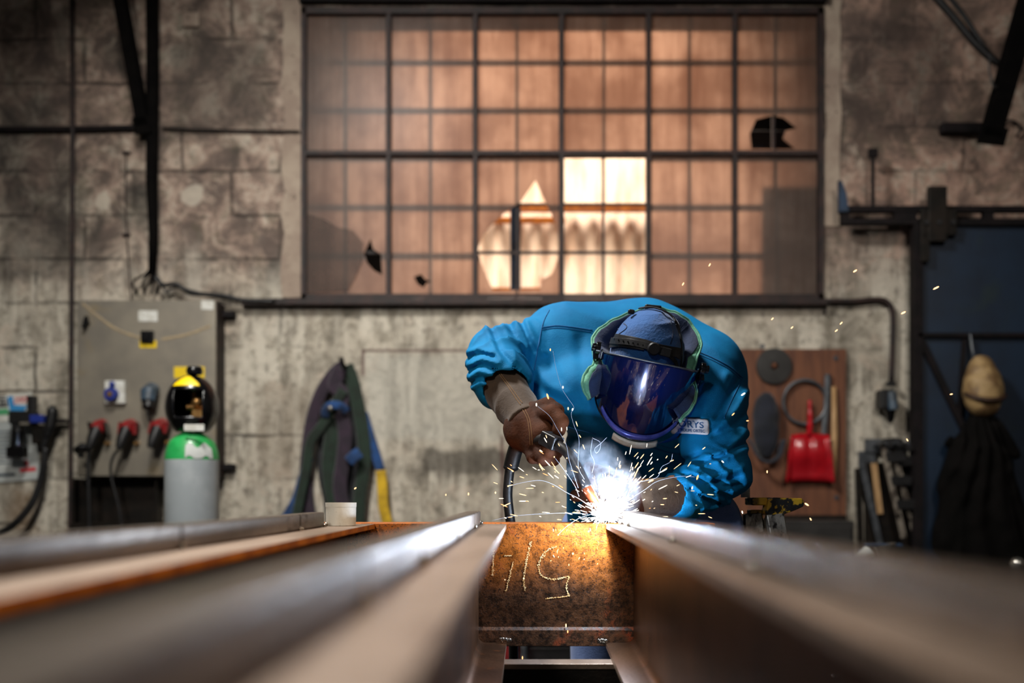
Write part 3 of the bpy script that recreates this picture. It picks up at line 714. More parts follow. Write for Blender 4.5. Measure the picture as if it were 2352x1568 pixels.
strap([(810, 1062, .13), (822, 1050, .14), (836, 1040, .13)], .065, M['strap_b'], 'small folded blue strap end in front of the green strap', .13)
by = thing('lifting_strap', 'blue strap with a yellow lower end right of the bundle', 'strap', tuple(B(860, 1100)))
MB().tube(smooth_path([B(838, 950, .05), B(848, 985, .06), B(862, 1030, .06), B(878, 1082, .06)], 7), .027, 12, flat=.14, up=(0, -1, 0)).build('webbing', M['strap_b'], by, smooth=True)
MB().tube(smooth_path([B(878, 1080, .06), B(882, 1120, .065), B(884, 1160, .065), B(892, 1200, .06), B(894, 1250, .06)], 7), .030, 12, flat=.16, up=(0, -1, 0)).build('yellow_end', M['strap_y'], by, smooth=True)
strap([(716, 1050, .06), (700, 1100, .06), (684, 1150, .06), (662, 1190, .06), (645, 1240, .06)], .055, M['strap_b'], 'blue strap end at the lower left of the bundle', .06)
# ------------------------------------------------------------------ conduit, socket at the right
pipe('wall_conduit', [(1895, 694), (1960, 694), (2000, 690), (2028, 693), (2043, 710), (2047, 740), (2046, 800), (2043, 880)], .016, M['frame_iron'], 'brown conduit bending down from the window sill to the plug', 'conduit', off=.03)
pipe('wall_cable', [(1893, 698), (1894, 710), (1892, 722)], .008, M['frame_iron'], 'short cable stub under the window corner', 'cable', off=.02)
pl = thing('wall_plug', 'black and blue plug hanging under the brown conduit', 'plug', tuple(B(2030, 930)))
q = MB(); q.box(B(2024, 920, .06), (.085, .09, .11)); q.build('socket_box', M['black'], pl, bevel=.012)
q = MB(); q.tube([B(2034, 905, .09), B(2036, 945, .11)], [.028, .026], 16); q.build('blue_cap', M['slate'], pl, smooth='auto')
q = MB(); q.tube([B(2032, 940, .08), B(2034, 966, .07), B(2036, 972, .06)], [.036, .022, .01], 14); q.build('plug_tip', M['black_gloss'], pl, smooth='auto')
q = MB(); q.box(B(2038, 884, .05), (.05, .04, .025)); q.build('gland', M['black'], pl, bevel=.005)
# ------------------------------------------------------------------ tool board
tb = thing('tool_board', 'brown wooden board on the wall carrying tools', 'board', tuple(B(1810, 1190)))
a, b = B(1660, 1190), B(1940, 803)
MB().box2((a.x, WY - .03, a.z), (b.x, WY - .002, b.z)).build('panel', M['wood'], tb, bevel=.003)
q = MB(); q.box2((a.x, WY - .034, a.z - .01), (b.x, WY - .001, a.z + .02)); q.build('lower_edge', M['black_steel'], tb)
for (x, y) in ((1915, 824), (1917, 1142), (1748, 797)):
    q = MB(); q.cyl(B(x, y, .03), B(x, y, .036), .013, n=12); q.build('screw', M['grey_metal'], tb)
T = lambda x, y, o=.05: B(x, y, .03 + o)
q = MB(); q.lathe([(.022, -.004), (.10, -.006), (.104, 0), (.10, .006), (.03, .012), (.022, .012), (.022, -.004)], T(1774, 843, .012), (0, -1, 0), 40)
tag(q.build('grinding_disc', M['dull_grey'], smooth='auto'), 'round dark grey disc hanging at the top of the tool board', 'disc')
tag(MB().tube([T(1774, 846, -.0), T(1774, 840, .03)], .012, 10).build('disc_peg', M['wood'], smooth=True), 'small wooden peg through the round dark disc', 'peg')
ring = [T(1843 + 49 * math.cos(a), 925 - 50 * math.sin(a), .02) for a in np.linspace(0, 2 * PI, 40, endpoint=False)]
tag(MB().tube(ring, .010, 8, closed=True).build('metal_ring', M['grey_metal'], smooth=True), 'large grey metal ring hanging behind the red handle', 'ring')
dp = thing('dustpan', 'red dustpan hanging on the tool board', 'dustpan', tuple(T(1850, 1050)))
q = MB(); q.tube(smooth_path([T(1853, 922, .03), T(1853, 950, .035), T(1853, 975, .035), T(1852, 1002, .03)]), [.011] * 6 + [.015] * 6 + [.017] * 7, 12); q.build('handle', M['red'], dp, smooth=True)
vs = []; fs = []; nu, nv = 13, 9
for j in range(nv):
    v = j / (nv - 1)
    for i in range(nu):
        u = i / (nu - 1) * 2 - 1
        hw = 44 + 10 * v + (2 if v > .3 else 0); x = 1851 + u * hw; y = 997 + 108 * v + 4 * u * u
        o = .02 + .05 * math.sin(PI * min(1, v * 1.4)) * .5 * (1 - u ** 4) - .018 * (1 - min(1, abs(u) * 6)) * (1 - v) + (.03 if abs(u) > .95 else 0)
        p = T(x, y, o + .01); vs.append(tuple(p))
for j in range(nv - 1):
    for i in range(nu - 1): fs.append((j * nu + i, j * nu + i + 1, (j + 1) * nu + i + 1, (j + 1) * nu + i))
o = MB().add(vs, fs).build('pan', M['red'], dp, smooth=True); sd = o.modifiers.new('thickness', 'SOLIDIFY'); sd.thickness = .006
tag(MB().tube([T(1896, 862, .02), T(1893, 930, .02), T(1887, 998, .02)], [.019, .018, .018], 10, flat=.5, up=(0, -1, 0)).build('steel_ruler', M['grey_metal'], smooth='auto'), 'grey metal bar hanging between the ring and the wooden stick', 'bar')
tag(MB().tube([T(1909, 890, .02), T(1911, 1000, .02), T(1907, 1060, .02), T(1906, 1100, .02)], [.014, .018, .024, .022], 10, flat=.6, up=(0, -1, 0)).build('wooden_stick', M['palewood'], smooth=True), 'pale wooden stick at the right of the red dustpan', 'stick')
fc = Field((T(1700, 0).x, WY - .18, T(0, 1070).z), (T(1800, 0).x, WY - .02, T(0, 890).z), .008)
c = T(1752, 978, .05); dd = fc.ell(tuple(c), (.078, .055, .19)); fc.un(dd, .001); fc.D += .004 * fc.nz(60, 3)
hb = thing('beanie_hat', 'dark navy cap hanging low on the tool board beside the blue sleeve', 'cap', tuple(c)); field_object(fc, 'crown', M['navy'], hb)
MB().tube(smooth_path([T(1712, 1010, .06), T(1730, 1050, .10), T(1752, 1062, .11), T(1776, 1048, .10), T(1790, 1012, .06)]), .016, 10, flat=.4).build('peak', M['navy'], hb, smooth=True)
# grey cabinet below the board
lc = thing('low_cabinet', 'dark grey sheet metal cabinet under the tool board', 'cabinet', (W(1850, 0, 5.5).x, 5.5, 0))
a, b = W(1690, 1500, 5.35), W(1962, 1196, 5.35)
MB().box2((a.x, 5.35, .05), (b.x, WY - .01, b.z)).build('body', M['dull_grey'], lc, bevel=.006)
MB().box2((a.x + .02, 5.338, .09), (b.x - .02, 5.352, b.z - .03)).build('door', M['dull_grey'], lc, bevel=.003)
MB().box2((a.x + .02, 5.36, 0), (b.x - .02, WY - .03, .06)).build('plinth', M['black_steel'], lc)
# ------------------------------------------------------------------ clamp rack
rk = thing('clamp_rack', 'grey steel rack plate on the wall holding the bar clamps', 'rack', tuple(B(2035, 1020)))
q = MB(); a, b = B(1984, 1040), B(2072, 1008); q.box2((a.x, WY - .03, a.z), (b.x, WY - .001, b.z)); a, b = B(1970, 1072), B(2010, 1036); q.box2((a.x, WY - .02, a.z), (b.x, WY - .001, b.z))
q.build('plate', M['grey_metal'], rk, bevel=.004)
for x in (2004, 2030, 2054): MB().cyl(B(x, 1022, .02), B(x + 2, 1020, .20), .008, n=10).build('peg', M['grey_metal'], rk)
def bar_clamp(px0, py0, px1, py1, off, m, lab, jaws):
    a, b = B(px0, py0, off), B(px1, py1, off); t = (b - a).normalized(); up = Vector((0, 1, 0)); s = t.cross(up).normalized(); R = Matrix((s, up, t)).transposed()
    g = thing('bar_clamp', lab, 'clamp', tuple(a))
    MB().box((a + b) / 2, (.034, .012, (b - a).length), R).build('bar', m, g, bevel=.002)
    for k, f in enumerate(jaws):
        p = a + (b - a) * f
        MB().prism([(0, 0), (.10, -.02), (.115, .01), (.10, .035), (.02, .05), (0, .05)], p - up * .012, s * (1 if k % 2 else 1), -t, up * .024).build('jaw', M['black'], g, bevel=.003)
    return g
bar_clamp(1972, 1070, 2016, 1262, .06, M['grey_metal'], 'grey flat bar leaning at the left of the clamp rack', [])
bar_clamp(2000, 1064, 2014, 1180, .05, M['palewood'], 'short pale bar beside the grey flat bar under the rack', [])
bar_clamp(2008, 1020, 2056, 1232, .13, M['alu'], 'bar clamp hanging in the middle of the rack with black jaws', [.05, .2, .45, .7])
bar_clamp(2036, 1030, 2090, 1240, .10, M['alu'], 'bar clamp hanging on the right of the rack with black jaws', [.05, .2, .42, .7])
bar_clamp(1966, 1075, 1974, 1290, .03, M['black_steel'], 'black flat bar at the far left below the rack', [])
tag(MB().box2((B(1985, 0).x, WY - .028, B(0, 1330).z), (B(2095, 0).x, WY - .002, B(0, 1062).z)).build('rack_backing', M['black_steel'], bevel=.003), 'black backing panel behind the hanging bar clamps', 'panel')
# bench vice with blue body
vz = thing('pipe_stand', 'blue stand head with a bright metal cup before the clamp rack', 'stand', (W(2028, 0, 4.4).x, 4.4, 0))
MB().box(W(2028, 1252, 4.4), (.16, .05, .016)).build('cross_bar', M['blue_iron'], vz, bevel=.004)
q = MB(); q.tube([W(2032, 1250, 4.4), W(2034, 1262, 4.4), W(2036, 1284, 4.4)], [.05, .042, .028], 16); q.build('cup', M['silver'], vz, smooth='auto')
q = MB(); q.cyl(W(2037, 1284, 4.4), W(2040, 1300, 4.4), .024, n=14); q.cyl(W(2040, 1300, 4.4), Vector((W(2042, 0, 4.4).x, 4.4, .02)), .014, n=12); q.build('column', M['blue_iron'], vz, smooth='auto')
MB().ball(W(2048, 1302, 4.36), .018).build('knob', M['silver'], vz, smooth=True)
q = MB(); bx = W(2042, 0, 4.4).x
for k in range(3):
    a = k * 2.094; q.cyl(Vector((bx, 4.4, .25)), Vector((bx + .28 * math.cos(a), 4.4 + .28 * math.sin(a), .012)), .011, n=10)
q.build('tripod_leg', M['blue_iron'], vz, smooth='auto')
cn = W(1975, 1286, 4.6)
tag(MB().tube([W(1956, 1296, 4.6), W(1998, 1268, 4.6)], [.012, .035], 14).build('paper_cone', M['paper'], smooth='auto', loc=tuple(cn)), 'pale rolled paper lying on the stool in front of the clamp rack', 'paper')
st = thing('work_stool', 'small dark stool under the rolled paper', 'stool', (W(1990, 0, 4.6).x, 4.6, 0))
sc_ = W(1990, 1292, 4.6); MB().lathe([(0, 0), (.15, 0), (.155, -.012), (.15, -.03), (0, -.03)], (sc_.x, 4.6, W(0, 1299, 4.6).z), n=30).build('seat', M['black_steel'], st, smooth='auto')
for k in range(4):
    a = k * PI / 2 + .6; MB().cyl((sc_.x + .09 * math.cos(a), 4.6 + .09 * math.sin(a), W(0, 1303, 4.6).z), (sc_.x + .15 * math.cos(a), 4.6 + .15 * math.sin(a), 0), .011, n=8).build('leg', M['black_steel'], st)
# ------------------------------------------------------------------ sliding door and its track
DY = WY - .12
def D(x, y, o=0.): p = W(x, y, DY); return Vector((p.x, DY - o, p.z))
dr = thing('door_1', '', '', (D(2230, 0).x, DY, 0)); struct(dr)
for k in ('label', 'category'): del dr[k]
a = D(2104, 512); MB().box2((a.x, DY, .02), (4.3, DY + .04, a.z)).build('door_panel', M['door'], dr, bevel=.004)
MB().box2((a.x - .02, DY - .03, .02), (a.x + .03, DY + .05, a.z)).build('door_frame', M['dark_iron'], dr, bevel=.003)
b = D(2110, 776); MB().box2((a.x, DY - .03, b.z), (4.3, DY, b.z + .026)).build('cross_rail', M['dark_iron'], dr, bevel=.003)
MB().box2((a.x, DY - .03, a.z - .02), (4.3, DY, a.z + .01)).build('cross_rail', M['dark_iron'], dr, bevel=.003)
def bar2(p, q, wd, name, m, par):
    t = (q - p).normalized(); up = Vector((0, 1, 0)); s = t.cross(up).normalized(); R = Matrix((s, up, t)).transposed()
    return MB().box((p + q) / 2, (wd, .025, (q - p).length), R).build(name, m, par, bevel=.002)
bar2(D(2112, 780, .015), D(2400, 1380, .015), .034, 'diagonal_brace', M['dark_iron'], dr)
bar2(D(2212, 780, .012), D(2200, 960, .012), .02, 'diagonal_brace', M['dark_iron'], dr)
tk = thing('door_track', 'dark steel sliding door track with brackets above the blue door', 'track', tuple(D(1930, 500)))
for y0, y1 in ((474, 488), (503, 517)):
    a, b = D(1932, y1), D(2420, y0); MB().box2((a.x, DY - .02, a.z), (b.x, DY + .03, b.z)).build('rail', M['dark_iron'], tk, bevel=.003)
for x0, x1 in ((1932, 1950), (2052, 2104), (2182, 2196), (2258, 2280)):
    a, b = D(x0, 510), D(x1, 480); MB().box2((a.x, DY - .015, a.z), (b.x, DY + .03, b.z)).build('spacer', M['dark_iron'], tk)
a, b = D(1926, 489), D(1946, 417); MB().prism([(0, 0), (.05, 0), (.036, .10), (.012, .17), (0, .18)], (a.x, DY - .03, a.z), (1, 0, 0), (0, 0, 1), (0, .05, 0)).build('end_bracket', M['blue_iron'], tk, bevel=.002)
q = MB(); a, b = D(2124, 560), D(2166, 434); q.box2((a.x, DY - .06, a.z), (b.x, DY - .02, b.z)); a, b = D(2108, 545), D(2190, 485); q.box2((a.x, DY - .05, a.z), (b.x, DY - .015, b.z)); q.build('hanger_plate', M['black_steel'], tk, bevel=.004)
for x in (2118, 2147, 2178): MB().cyl(D(x, 517, .05), D(x, 517, .068), .016, n=6).build('bolt', M['black'], tk)
a, b = D(2108, 605), D(2128, 545); MB().box2((a.x, DY - .05, a.z), (b.x, DY - .02, b.z)).build('guide_plate', M['black_steel'], tk, bevel=.003)
MB().cyl(D(2005, 478), D(2005, 345), .011, n=10).build('support_rod', M['dark_iron'], tk)
MB().box(D(2005, 352), (.05, .03, .05)).build('rod_clamp', M['dark_iron'], tk, bevel=.004)
tag(MB().box(B(2215, 300, .03), (.30, .06, .06)).build('wall_bracket', M['dark_iron'], bevel=.01), 'small dark bracket on the wall under the wide brace', 'bracket')
tag(MB().tube(smooth_path([B(2290, 285, .02), B(2320, 282, .03), B(2338, 300, .03), B(2330, 318, .02)]), .008, 8).build('wire_loop', M['dark_iron'], smooth=True), 'small wire loop on the wall right of the wide brace', 'wire')
# ------------------------------------------------------------------ hanging leather hood and coat
ch = thing('coat_hook', 'grey hook on the blue door over the hanging hood', 'hook', tuple(D(2222, 775)))
MB().tube(smooth_path([D(2222, 768, .03), D(2222, 800, .05), D(2224, 822, .06), D(2228, 836, .05)]), .014, 10, flat=.5).build('arm', M['grey_metal'], ch, smooth=True)
hd = thing('leather_cap', 'tan leather cap hanging on the door hook above the coat', 'cap', tuple(D(2236, 890)))
fh = Field((D(2180, 0).x, DY - .26, D(0, 975).z), (D(2295, 0).x, DY - .01, D(0, 810).z), .006)
c1 = D(2236, 862, .11); c2 = D(2237, 912, .12)
fh.un(fh.ell(tuple(D(2236, 906, .12)), (.105, .095, .140)), .01); fh.un(fh.ell(tuple(D(2235, 868, .10)), (.078, .07, .112)), .05); fh.D += .003 * fh.nz(70, 5)
field_object(fh, 'crown', M['tan'], hd, 1)
rim = [D(2236 + 40 * math.cos(a), 908 + 18 * math.sin(a), .12 + .092 * math.sin(a) * 1.08) for a in np.linspace(.10, PI - .10, 14)]
MB().tube(rim, .019, 10, flat=.6).build('band', M['tan_dark'], hd, smooth=True)
fj = Field((D(2110, 0).x, DY - .28, D(0, 1420).z), (D(2370, 0).x, DY - .012, D(0, 930).z), .010)
fj.un(fj.cap(tuple(D(2234, 955, .07)), tuple(D(2225, 1080, .12)), .05, .15)[0], .02)
e = fj.cap(tuple(D(2222, 1080, .12)), tuple(D(2238, 1290, .12)), .15, .21)[0]; fj.un(e, .05)
fj.un(fj.cap(tuple(D(2262, 985, .10)), tuple(D(2308, 1040, .10)), .05, .035)[0], .02)
fj.un(fj.cap(tuple(D(2270, 1060, .10)), tuple(D(2328, 1300, .10)), .07, .10)[0], .03)
fj.un(fj.cap(tuple(D(2185, 1030, .10)), tuple(D(2160, 1240, .10)), .07, .09)[0], .03)
fj.D = np.maximum(fj.D, np.abs(fj.Y - (DY - .12)) - .105)
ang = np.arctan2(fj.X - D(2234, 0).x, -(fj.Z - D(0, 900).z)); fj.D += .012 * np.sin(ang * 34 + 1.5 * fj.nz(8, 4)) + .004 * fj.nz(50, 8)
ct = thing('hanging_coat', 'long dark work coat hanging on the blue door under the cap', 'coat', tuple(D(2236, 1290))); field_object(fj, 'coat_body', M['coat'], ct, 1)
tag(MB().ball(W(2337, 1296, 4.6), .035).build('metal_ball', M['silver'], smooth=True), 'small bright metal ball at the right edge below the coat', 'ball')
sp = thing('knob_post', 'dark post under the bright metal ball', 'post', (W(2337, 0, 4.6).x, 4.6, 0))
q = MB(); q.cyl((W(2337, 0, 4.6).x, 4.6, .02), (W(2337, 0, 4.6).x, 4.6, W(0, 1310, 4.6).z), .02, n=12); q.build('shaft', M['black_steel'], sp)
MB().lathe([(0, 0), (.12, 0), (.12, .015), (.02, .03)], (W(2337, 0, 4.6).x, 4.6, 0), n=24).build('foot', M['black_steel'], sp)

# ================================================================== BEAMS
ZT = CZ - .0684                    # top of the flanges
def ibeam(name, xc, hw, y0, y1, label, yaw=0., edge_mat='mill', zt=ZT, H=.2836, hook=None):
    g = thing(name, label, 'beam', (xc, y1, zt - H)); tf = .0105; tw = .0035; r = .015
    half = [(tw, -H / 2), (tw, -(tf + r))] + [(tw + r * (1 - math.cos(a)), -(tf + r) + r * math.sin(a)) for a in (PI / 12, PI / 6, PI / 4, PI / 3, 5 * PI / 12, PI / 2)] + [(hw, -tf), (hw, 0)]
    low = [(x, -H - z_) for x, z_ in half[::-1]]
    right = half[::-1] + low[::-1][0:0]
    prof_r = [(x, z_) for x, z_ in half[::-1]] + [(x, -H - z_) for x, z_ in half]      # top right corner down to bottom right corner
    prof = prof_r + [(-x, z_) for x, z_ in prof_r[::-1]]
    n = len(prof); ys = np.linspace(y0, y1, 24); mb = MB(); vs = []
    for y in ys:
        for x, z_ in prof: vs.append((xc + x + yaw * (y - y1), y, zt + z_))
    mb.v = [Vector(v) for v in vs]
    for j in range(len(ys) - 1):
        for i in range(n):
            i2 = (i + 1) % n; mb.f.append((j * n + i, j * n + i2, (j + 1) * n + i2, (j + 1) * n + i))
            za, zb = prof[i][1], prof[i2][1]
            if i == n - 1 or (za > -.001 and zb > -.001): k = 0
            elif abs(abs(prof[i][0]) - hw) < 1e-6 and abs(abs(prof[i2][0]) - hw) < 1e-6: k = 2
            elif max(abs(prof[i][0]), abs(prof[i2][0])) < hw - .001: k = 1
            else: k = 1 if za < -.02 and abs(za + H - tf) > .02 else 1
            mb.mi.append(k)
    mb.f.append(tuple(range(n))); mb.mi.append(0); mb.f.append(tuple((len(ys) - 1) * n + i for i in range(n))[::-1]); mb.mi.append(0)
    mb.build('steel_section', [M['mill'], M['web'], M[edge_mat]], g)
    return g
def rail(xc, y_cuts, label, y0=-.7, yaw=0., hgt=.0302, yref=2.3, group=None):
    g = thing('steel_bar', label, 'bar', (xc, yref, ZT)); w_ = .0155
    cuts = [y0] + y_cuts
    for a, b in zip(cuts[:-1], cuts[1:]):
        mb = MB(); sec = []
        for cx, cz, a0 in ((w_ - .0035, hgt - .0035, 0), (-w_ + .0035, hgt - .0035, PI / 2), (-w_ + .003, .003, PI), (w_ - .003, .003, 1.5 * PI)):
            rr = .0035 if cz > .01 else .003
            for k in range(5): t = a0 + PI / 2 * k / 4; sec.append((cx + rr * math.cos(t), cz + rr * math.sin(t)))
        n = len(sec); ya, yb = a + .0045, b - .0045; ys = np.linspace(ya, yb, 5)
        for y in ys:
            for x, z_ in sec: mb.v.append(Vector((xc + x + yaw * (y - yref), y, ZT + .0006 + z_)))
        for j in range(4):
            for i in range(n): i2 = (i + 1) % n; mb.f.append((j * n + i, j * n + i2, (j + 1) * n + i2, (j + 1) * n + i)); mb.mi.append(0)
        mb.f.append(tuple(range(n))[::-1]); mb.mi.append(0); mb.f.append(tuple(4 * n + i for i in range(n))); mb.mi.append(0)
        mb.build('bar_length', M['steel'], g)
    for y in y_cuts:
        for s in (-1, 1):
            mb = MB(); x = xc + s * w_ + yaw * (y - yref)
            for k in range(4): mb.ball((x + s * .001 + rnd.uniform(-.002, .002), y + rnd.uniform(-.006, .006), ZT + .002 + rnd.uniform(0, .003)), rnd.uniform(.003, .005), 10)
            mb.build('weld_tack', M['silver'], g, smooth=True)
    return g
Y1 = 2.296
ibeam('steel_beam', -.413, .0675, -.9, Y1, 'rusty edged steel beam farthest left, under the white cup', edge_mat='rust_edge')
ibeam('steel_beam', -.1095, .0675, -.9, Y1, 'long steel beam in the middle, left of the glowing arc')
ibeam('steel_beam', .2545, .0675, -.9, Y1, 'long steel beam at the right, passing under the welding arc', yaw=.015)
rail(-.44, [.62, 1.232, 1.885, 2.114], 'square steel bar on the farthest left beam, ending behind the white cup')
rail(-.116, [.626, .978, 1.49, 2.0, 2.272], 'square steel bar on the middle beam')
rail(.2395, [.35, .894, 1.42, 2.11, 2.29], 'square steel bar on the right beam, lit white by the arc', yaw=.012)
# cross beam with rusted face
cb = thing('cross_beam', 'rusty steel cross beam joining the ends of the long beams', 'beam', (.07, 2.36, ZT - .284))
prof = [(0, 0), (.0, -.187), (.003, -.197), (.006, -.24), (.001, -.247), (.001, -.284), (.030, -.284), (.030, -.262), (.012, -.25), (.012, -.03), (.03, -.012), (.12, -.010), (.12, 0)]
x0, x1 = -.56, .44; mb = MB(); n = len(prof); ys = 2.3
for x in (x0, x1):
    for dy, dz in prof: mb.v.append(Vector((x, ys + dy + .0, ZT + .0015 + dz)))
for i in range(n): i2 = (i + 1) % n; mb.f.append((i, i2, n + i2, n + i)); mb.mi.append(0)
mb.f.append(tuple(range(n))); mb.mi.append(0); mb.f.append(tuple(range(n, 2 * n))[::-1]); mb.mi.append(0)
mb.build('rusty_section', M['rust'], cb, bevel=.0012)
def stroke(pts, w, seed, n_per=260):
    r = random.Random(seed); P = [Vector((W(x, y, 2.3).x, 2.2988, W(x, y, 2.3).z)) for x, y in pts]; P = smooth_path(P, 8) if len(P) > 2 else P
    mb = MB()
    for a, b in zip(P[:-1], P[1:]):
        for _ in range(max(2, int((b - a).length * n_per * 6))):
            t = r.random(); c = a + (b - a) * t + Vector((r.gauss(0, w), 0, r.gauss(0, w)))
            mb.ball(c, (r.uniform(.0005, .0012), .0004, r.uniform(.0005, .0013)), 5)
    return mb.build('chalk_stroke', M['chalk'], cb)
for i, (pts, w_) in enumerate((([(1133, 1262), (1133, 1290), (1131, 1320)], .0012), ([(1158, 1276), (1166, 1276), (1175, 1275)], .0007),
        ([(1178, 1290), (1170, 1325), (1162, 1357)], .0009), ([(1219, 1243), (1209, 1290), (1203, 1330), (1206, 1355)], .0013),
        ([(1278, 1254), (1258, 1263), (1243, 1280), (1237, 1302), (1242, 1318), (1254, 1327), (1280, 1329), (1307, 1323)], .0011),
        ([(1307, 1324), (1301, 1345), (1303, 1360), (1309, 1368)], .0010), ([(1308, 1368), (1285, 1371), (1254, 1374)], .0006))):
    stroke(pts, w_, i)
def welds(name, px0, px1, py, d, par, m=None):
    mb = MB(); r = random.Random(px0)
    for k in range(14):
        t = k / 13; p = W(px0 + (px1 - px0) * t, py + r.uniform(-3, 3), d); mb.ball(p, (r.uniform(.003, .006), .004, r.uniform(.003, .005)), 9)
    return mb.build(name, m or M['silver'], par, smooth=True)
welds('weld_bead', 1150, 1171, 1469, 2.285, cb); welds('weld_bead', 1375, 1393, 1472, 2.285, cb)
# trestle under the beams
ts = thing('support_trestle', 'dark steel trestle whose cross bar carries the long beams', 'trestle', (0, 2.1, 0)); tz = ZT - .2836 - .0008
q = MB(); q.box2((-.7, 2.074, tz - .012), (.75, 2.134, tz)); q.build('cross_bar', M['mill'], ts, bevel=.002)
q = MB(); q.box2((-.7, 2.078, tz - .16), (.75, 2.13, tz - .011)); q.build('face_plate', M['black_steel'], ts)
for x in (-.62, .66):
    for s in (-1, 1): MB().tube([(x, 2.104, tz - .06), (x + (.05 if x > 0 else -.05), 2.104 + s * .22, 0.0)], .022, 4).build('leg', M['black_steel'], ts)
ts2 = thing('support_trestle', 'dark steel trestle near the camera end of the beams', 'trestle', (0, -.3, 0))
MB().box2((-.7, -.33, tz - .06), (.75, -.27, tz)).build('cross_bar', M['mill'], ts2, bevel=.002)
for x in (-.62, .66):
    for s in (-1, 1): MB().tube([(x, -.3, tz - .06), (x + (.05 if x > 0 else -.05), -.3 + s * .22, 0.0)], .022, 4).build('leg', M['black_steel'], ts2)
# things glimpsed below between the beams
a = W(1150, 1500, 3.6); rb = thing('red_toolbox', 'red toolbox on the floor glimpsed under the rusty cross beam', 'toolbox', (a.x - .1, 3.6, 0))
MB().box2((a.x - .35, 3.6, .0), (W(1189, 0, 3.6).x, 3.9, .52)).build('box', M['red_pl'], rb, bevel=.01)
MB().box2((a.x - .355, 3.595, .52), (W(1189, 0, 3.6).x + .003, 3.905, .56)).build('lid', M['red_pl'], rb, bevel=.008)
tag(MB().cyl(W(1204, 1480, 3.4), (W(1210, 0, 3.4).x, 3.4, 0.0), .013, n=12).build('steel_tube', M['grey_metal'], smooth='auto'), 'thin steel tube standing on the floor seen below the cross beam', 'tube')
cr = thing('filler_crate', 'black crate added behind the welder to darken the view under the cross beam', 'crate', (.18, 4.1, 0))  # added to darken the pale gap below the cross beam
MB().box2((-.03, 4.0, 0), (.45, 4.3, .44)).build('box', M['black'], cr, bevel=.01); MB().box2((-.04, 3.99, .44), (.46, 4.31, .47)).build('rim', M['black_gloss'], cr, bevel=.006)
# white cup on the beam
cu_ = thing('cup', 'small off-white cardboard cup standing on the left beam', 'cup', (W(783, 0, 2.17).x, 2.17, ZT))
h = .0505; r0 = .0322
MB().lathe([(0, .002), (r0 - .0035, .002), (r0 - .0015, 0), (r0, .001), (r0 + .0005, h * .8), (r0 + .0011, h * .81), (r0 + .0014, h), (r0 - .0008, h), (r0 - .0016, .004), (0, .004)], (W(783, 0, 2.17).x, 2.17, ZT), n=48).build('cup_body', M['cup'], cu_, smooth='auto')
# yellow sawhorse at the right
sh = thing('sawhorse', 'scuffed yellow and silver sawhorse beside the welder', 'sawhorse', (W(1780, 0, 2.6).x, 2.6, 0))
q = MB(); a, b = W(1716, 1165, 2.63), W(1765, 1142, 2.63)
q.box2((a.x, 2.58, a.z + .006), (W(1768, 0, 2.63).x, 2.66, b.z)); q.build('top_rail', M['scuff_yellow'], sh, bevel=.004)
q = MB(); a, b = W(1716, 1190, 2.65), W(1745, 1170, 2.65); q.box2((a.x, 2.61, a.z), (b.x, 2.655, b.z)); q.build('lower_rail', M['scuff_yellow'], sh, bevel=.003)
def P2(pts, d): return [(W(x, y, d).x, W(x, y, d).z) for x, y in pts]
MB().prism(P2([(1766, 1146), (1778, 1142), (1842, 1144), (1848, 1150), (1846, 1163), (1826, 1172), (1803, 1180), (1795, 1195), (1758, 1180)], 2.56), (0, 2.56, 0), (1, 0, 0), (0, 0, 1), (0, .05, 0)).build('end_bracket', M['scuff_yellow'], sh, bevel=.003)
def leg(p, q, wd, dp):
    t = (q - p).normalized(); up = Vector((0, 1, 0)); s = t.cross(up).normalized(); up = s.cross(t); R = Matrix((s, up, t)).transposed()
    mb = MB(); mb.box((p + q) / 2, (wd, dp, (q - p).length), R); return mb
lt_ = W(1778, 1180, 2.575); leg(lt_, Vector((lt_.x + .14, 2.42, .0)), .045, .03).build('leg', M['alu'], sh, bevel=.003)
lt_ = W(1768, 1185, 2.63); leg(lt_, Vector((lt_.x + .16, 2.85, .0)), .045, .03).build('leg', M['alu'], sh, bevel=.003)
lt_ = W(1728, 1180, 2.60); leg(lt_, Vector((lt_.x + .05, 2.42, .0)), .045, .03).build('leg', M['alu'], sh, bevel=.003)
lt_ = W(1728, 1180, 2.64); leg(lt_, Vector((lt_.x + .08, 2.85, .0)), .045, .03).build('leg', M['alu'], sh, bevel=.003)
bt = thing('small_bottle', 'small white bottle standing on the yellow sawhorse', 'bottle', tuple(W(1712, 1142, 2.63)))
MB().lathe([(0, 0), (.012, 0), (.012, .026), (.009, .031), (.009, .033)], tuple(W(1712, 1142, 2.63)), n=20).build('bottle_body', M['white'], bt, smooth='auto')
MB().lathe([(.007, .033), (.007, .043), (0, .044)], tuple(W(1712, 1142, 2.63)), n=16).build('cap', M['white'], bt, smooth='auto')
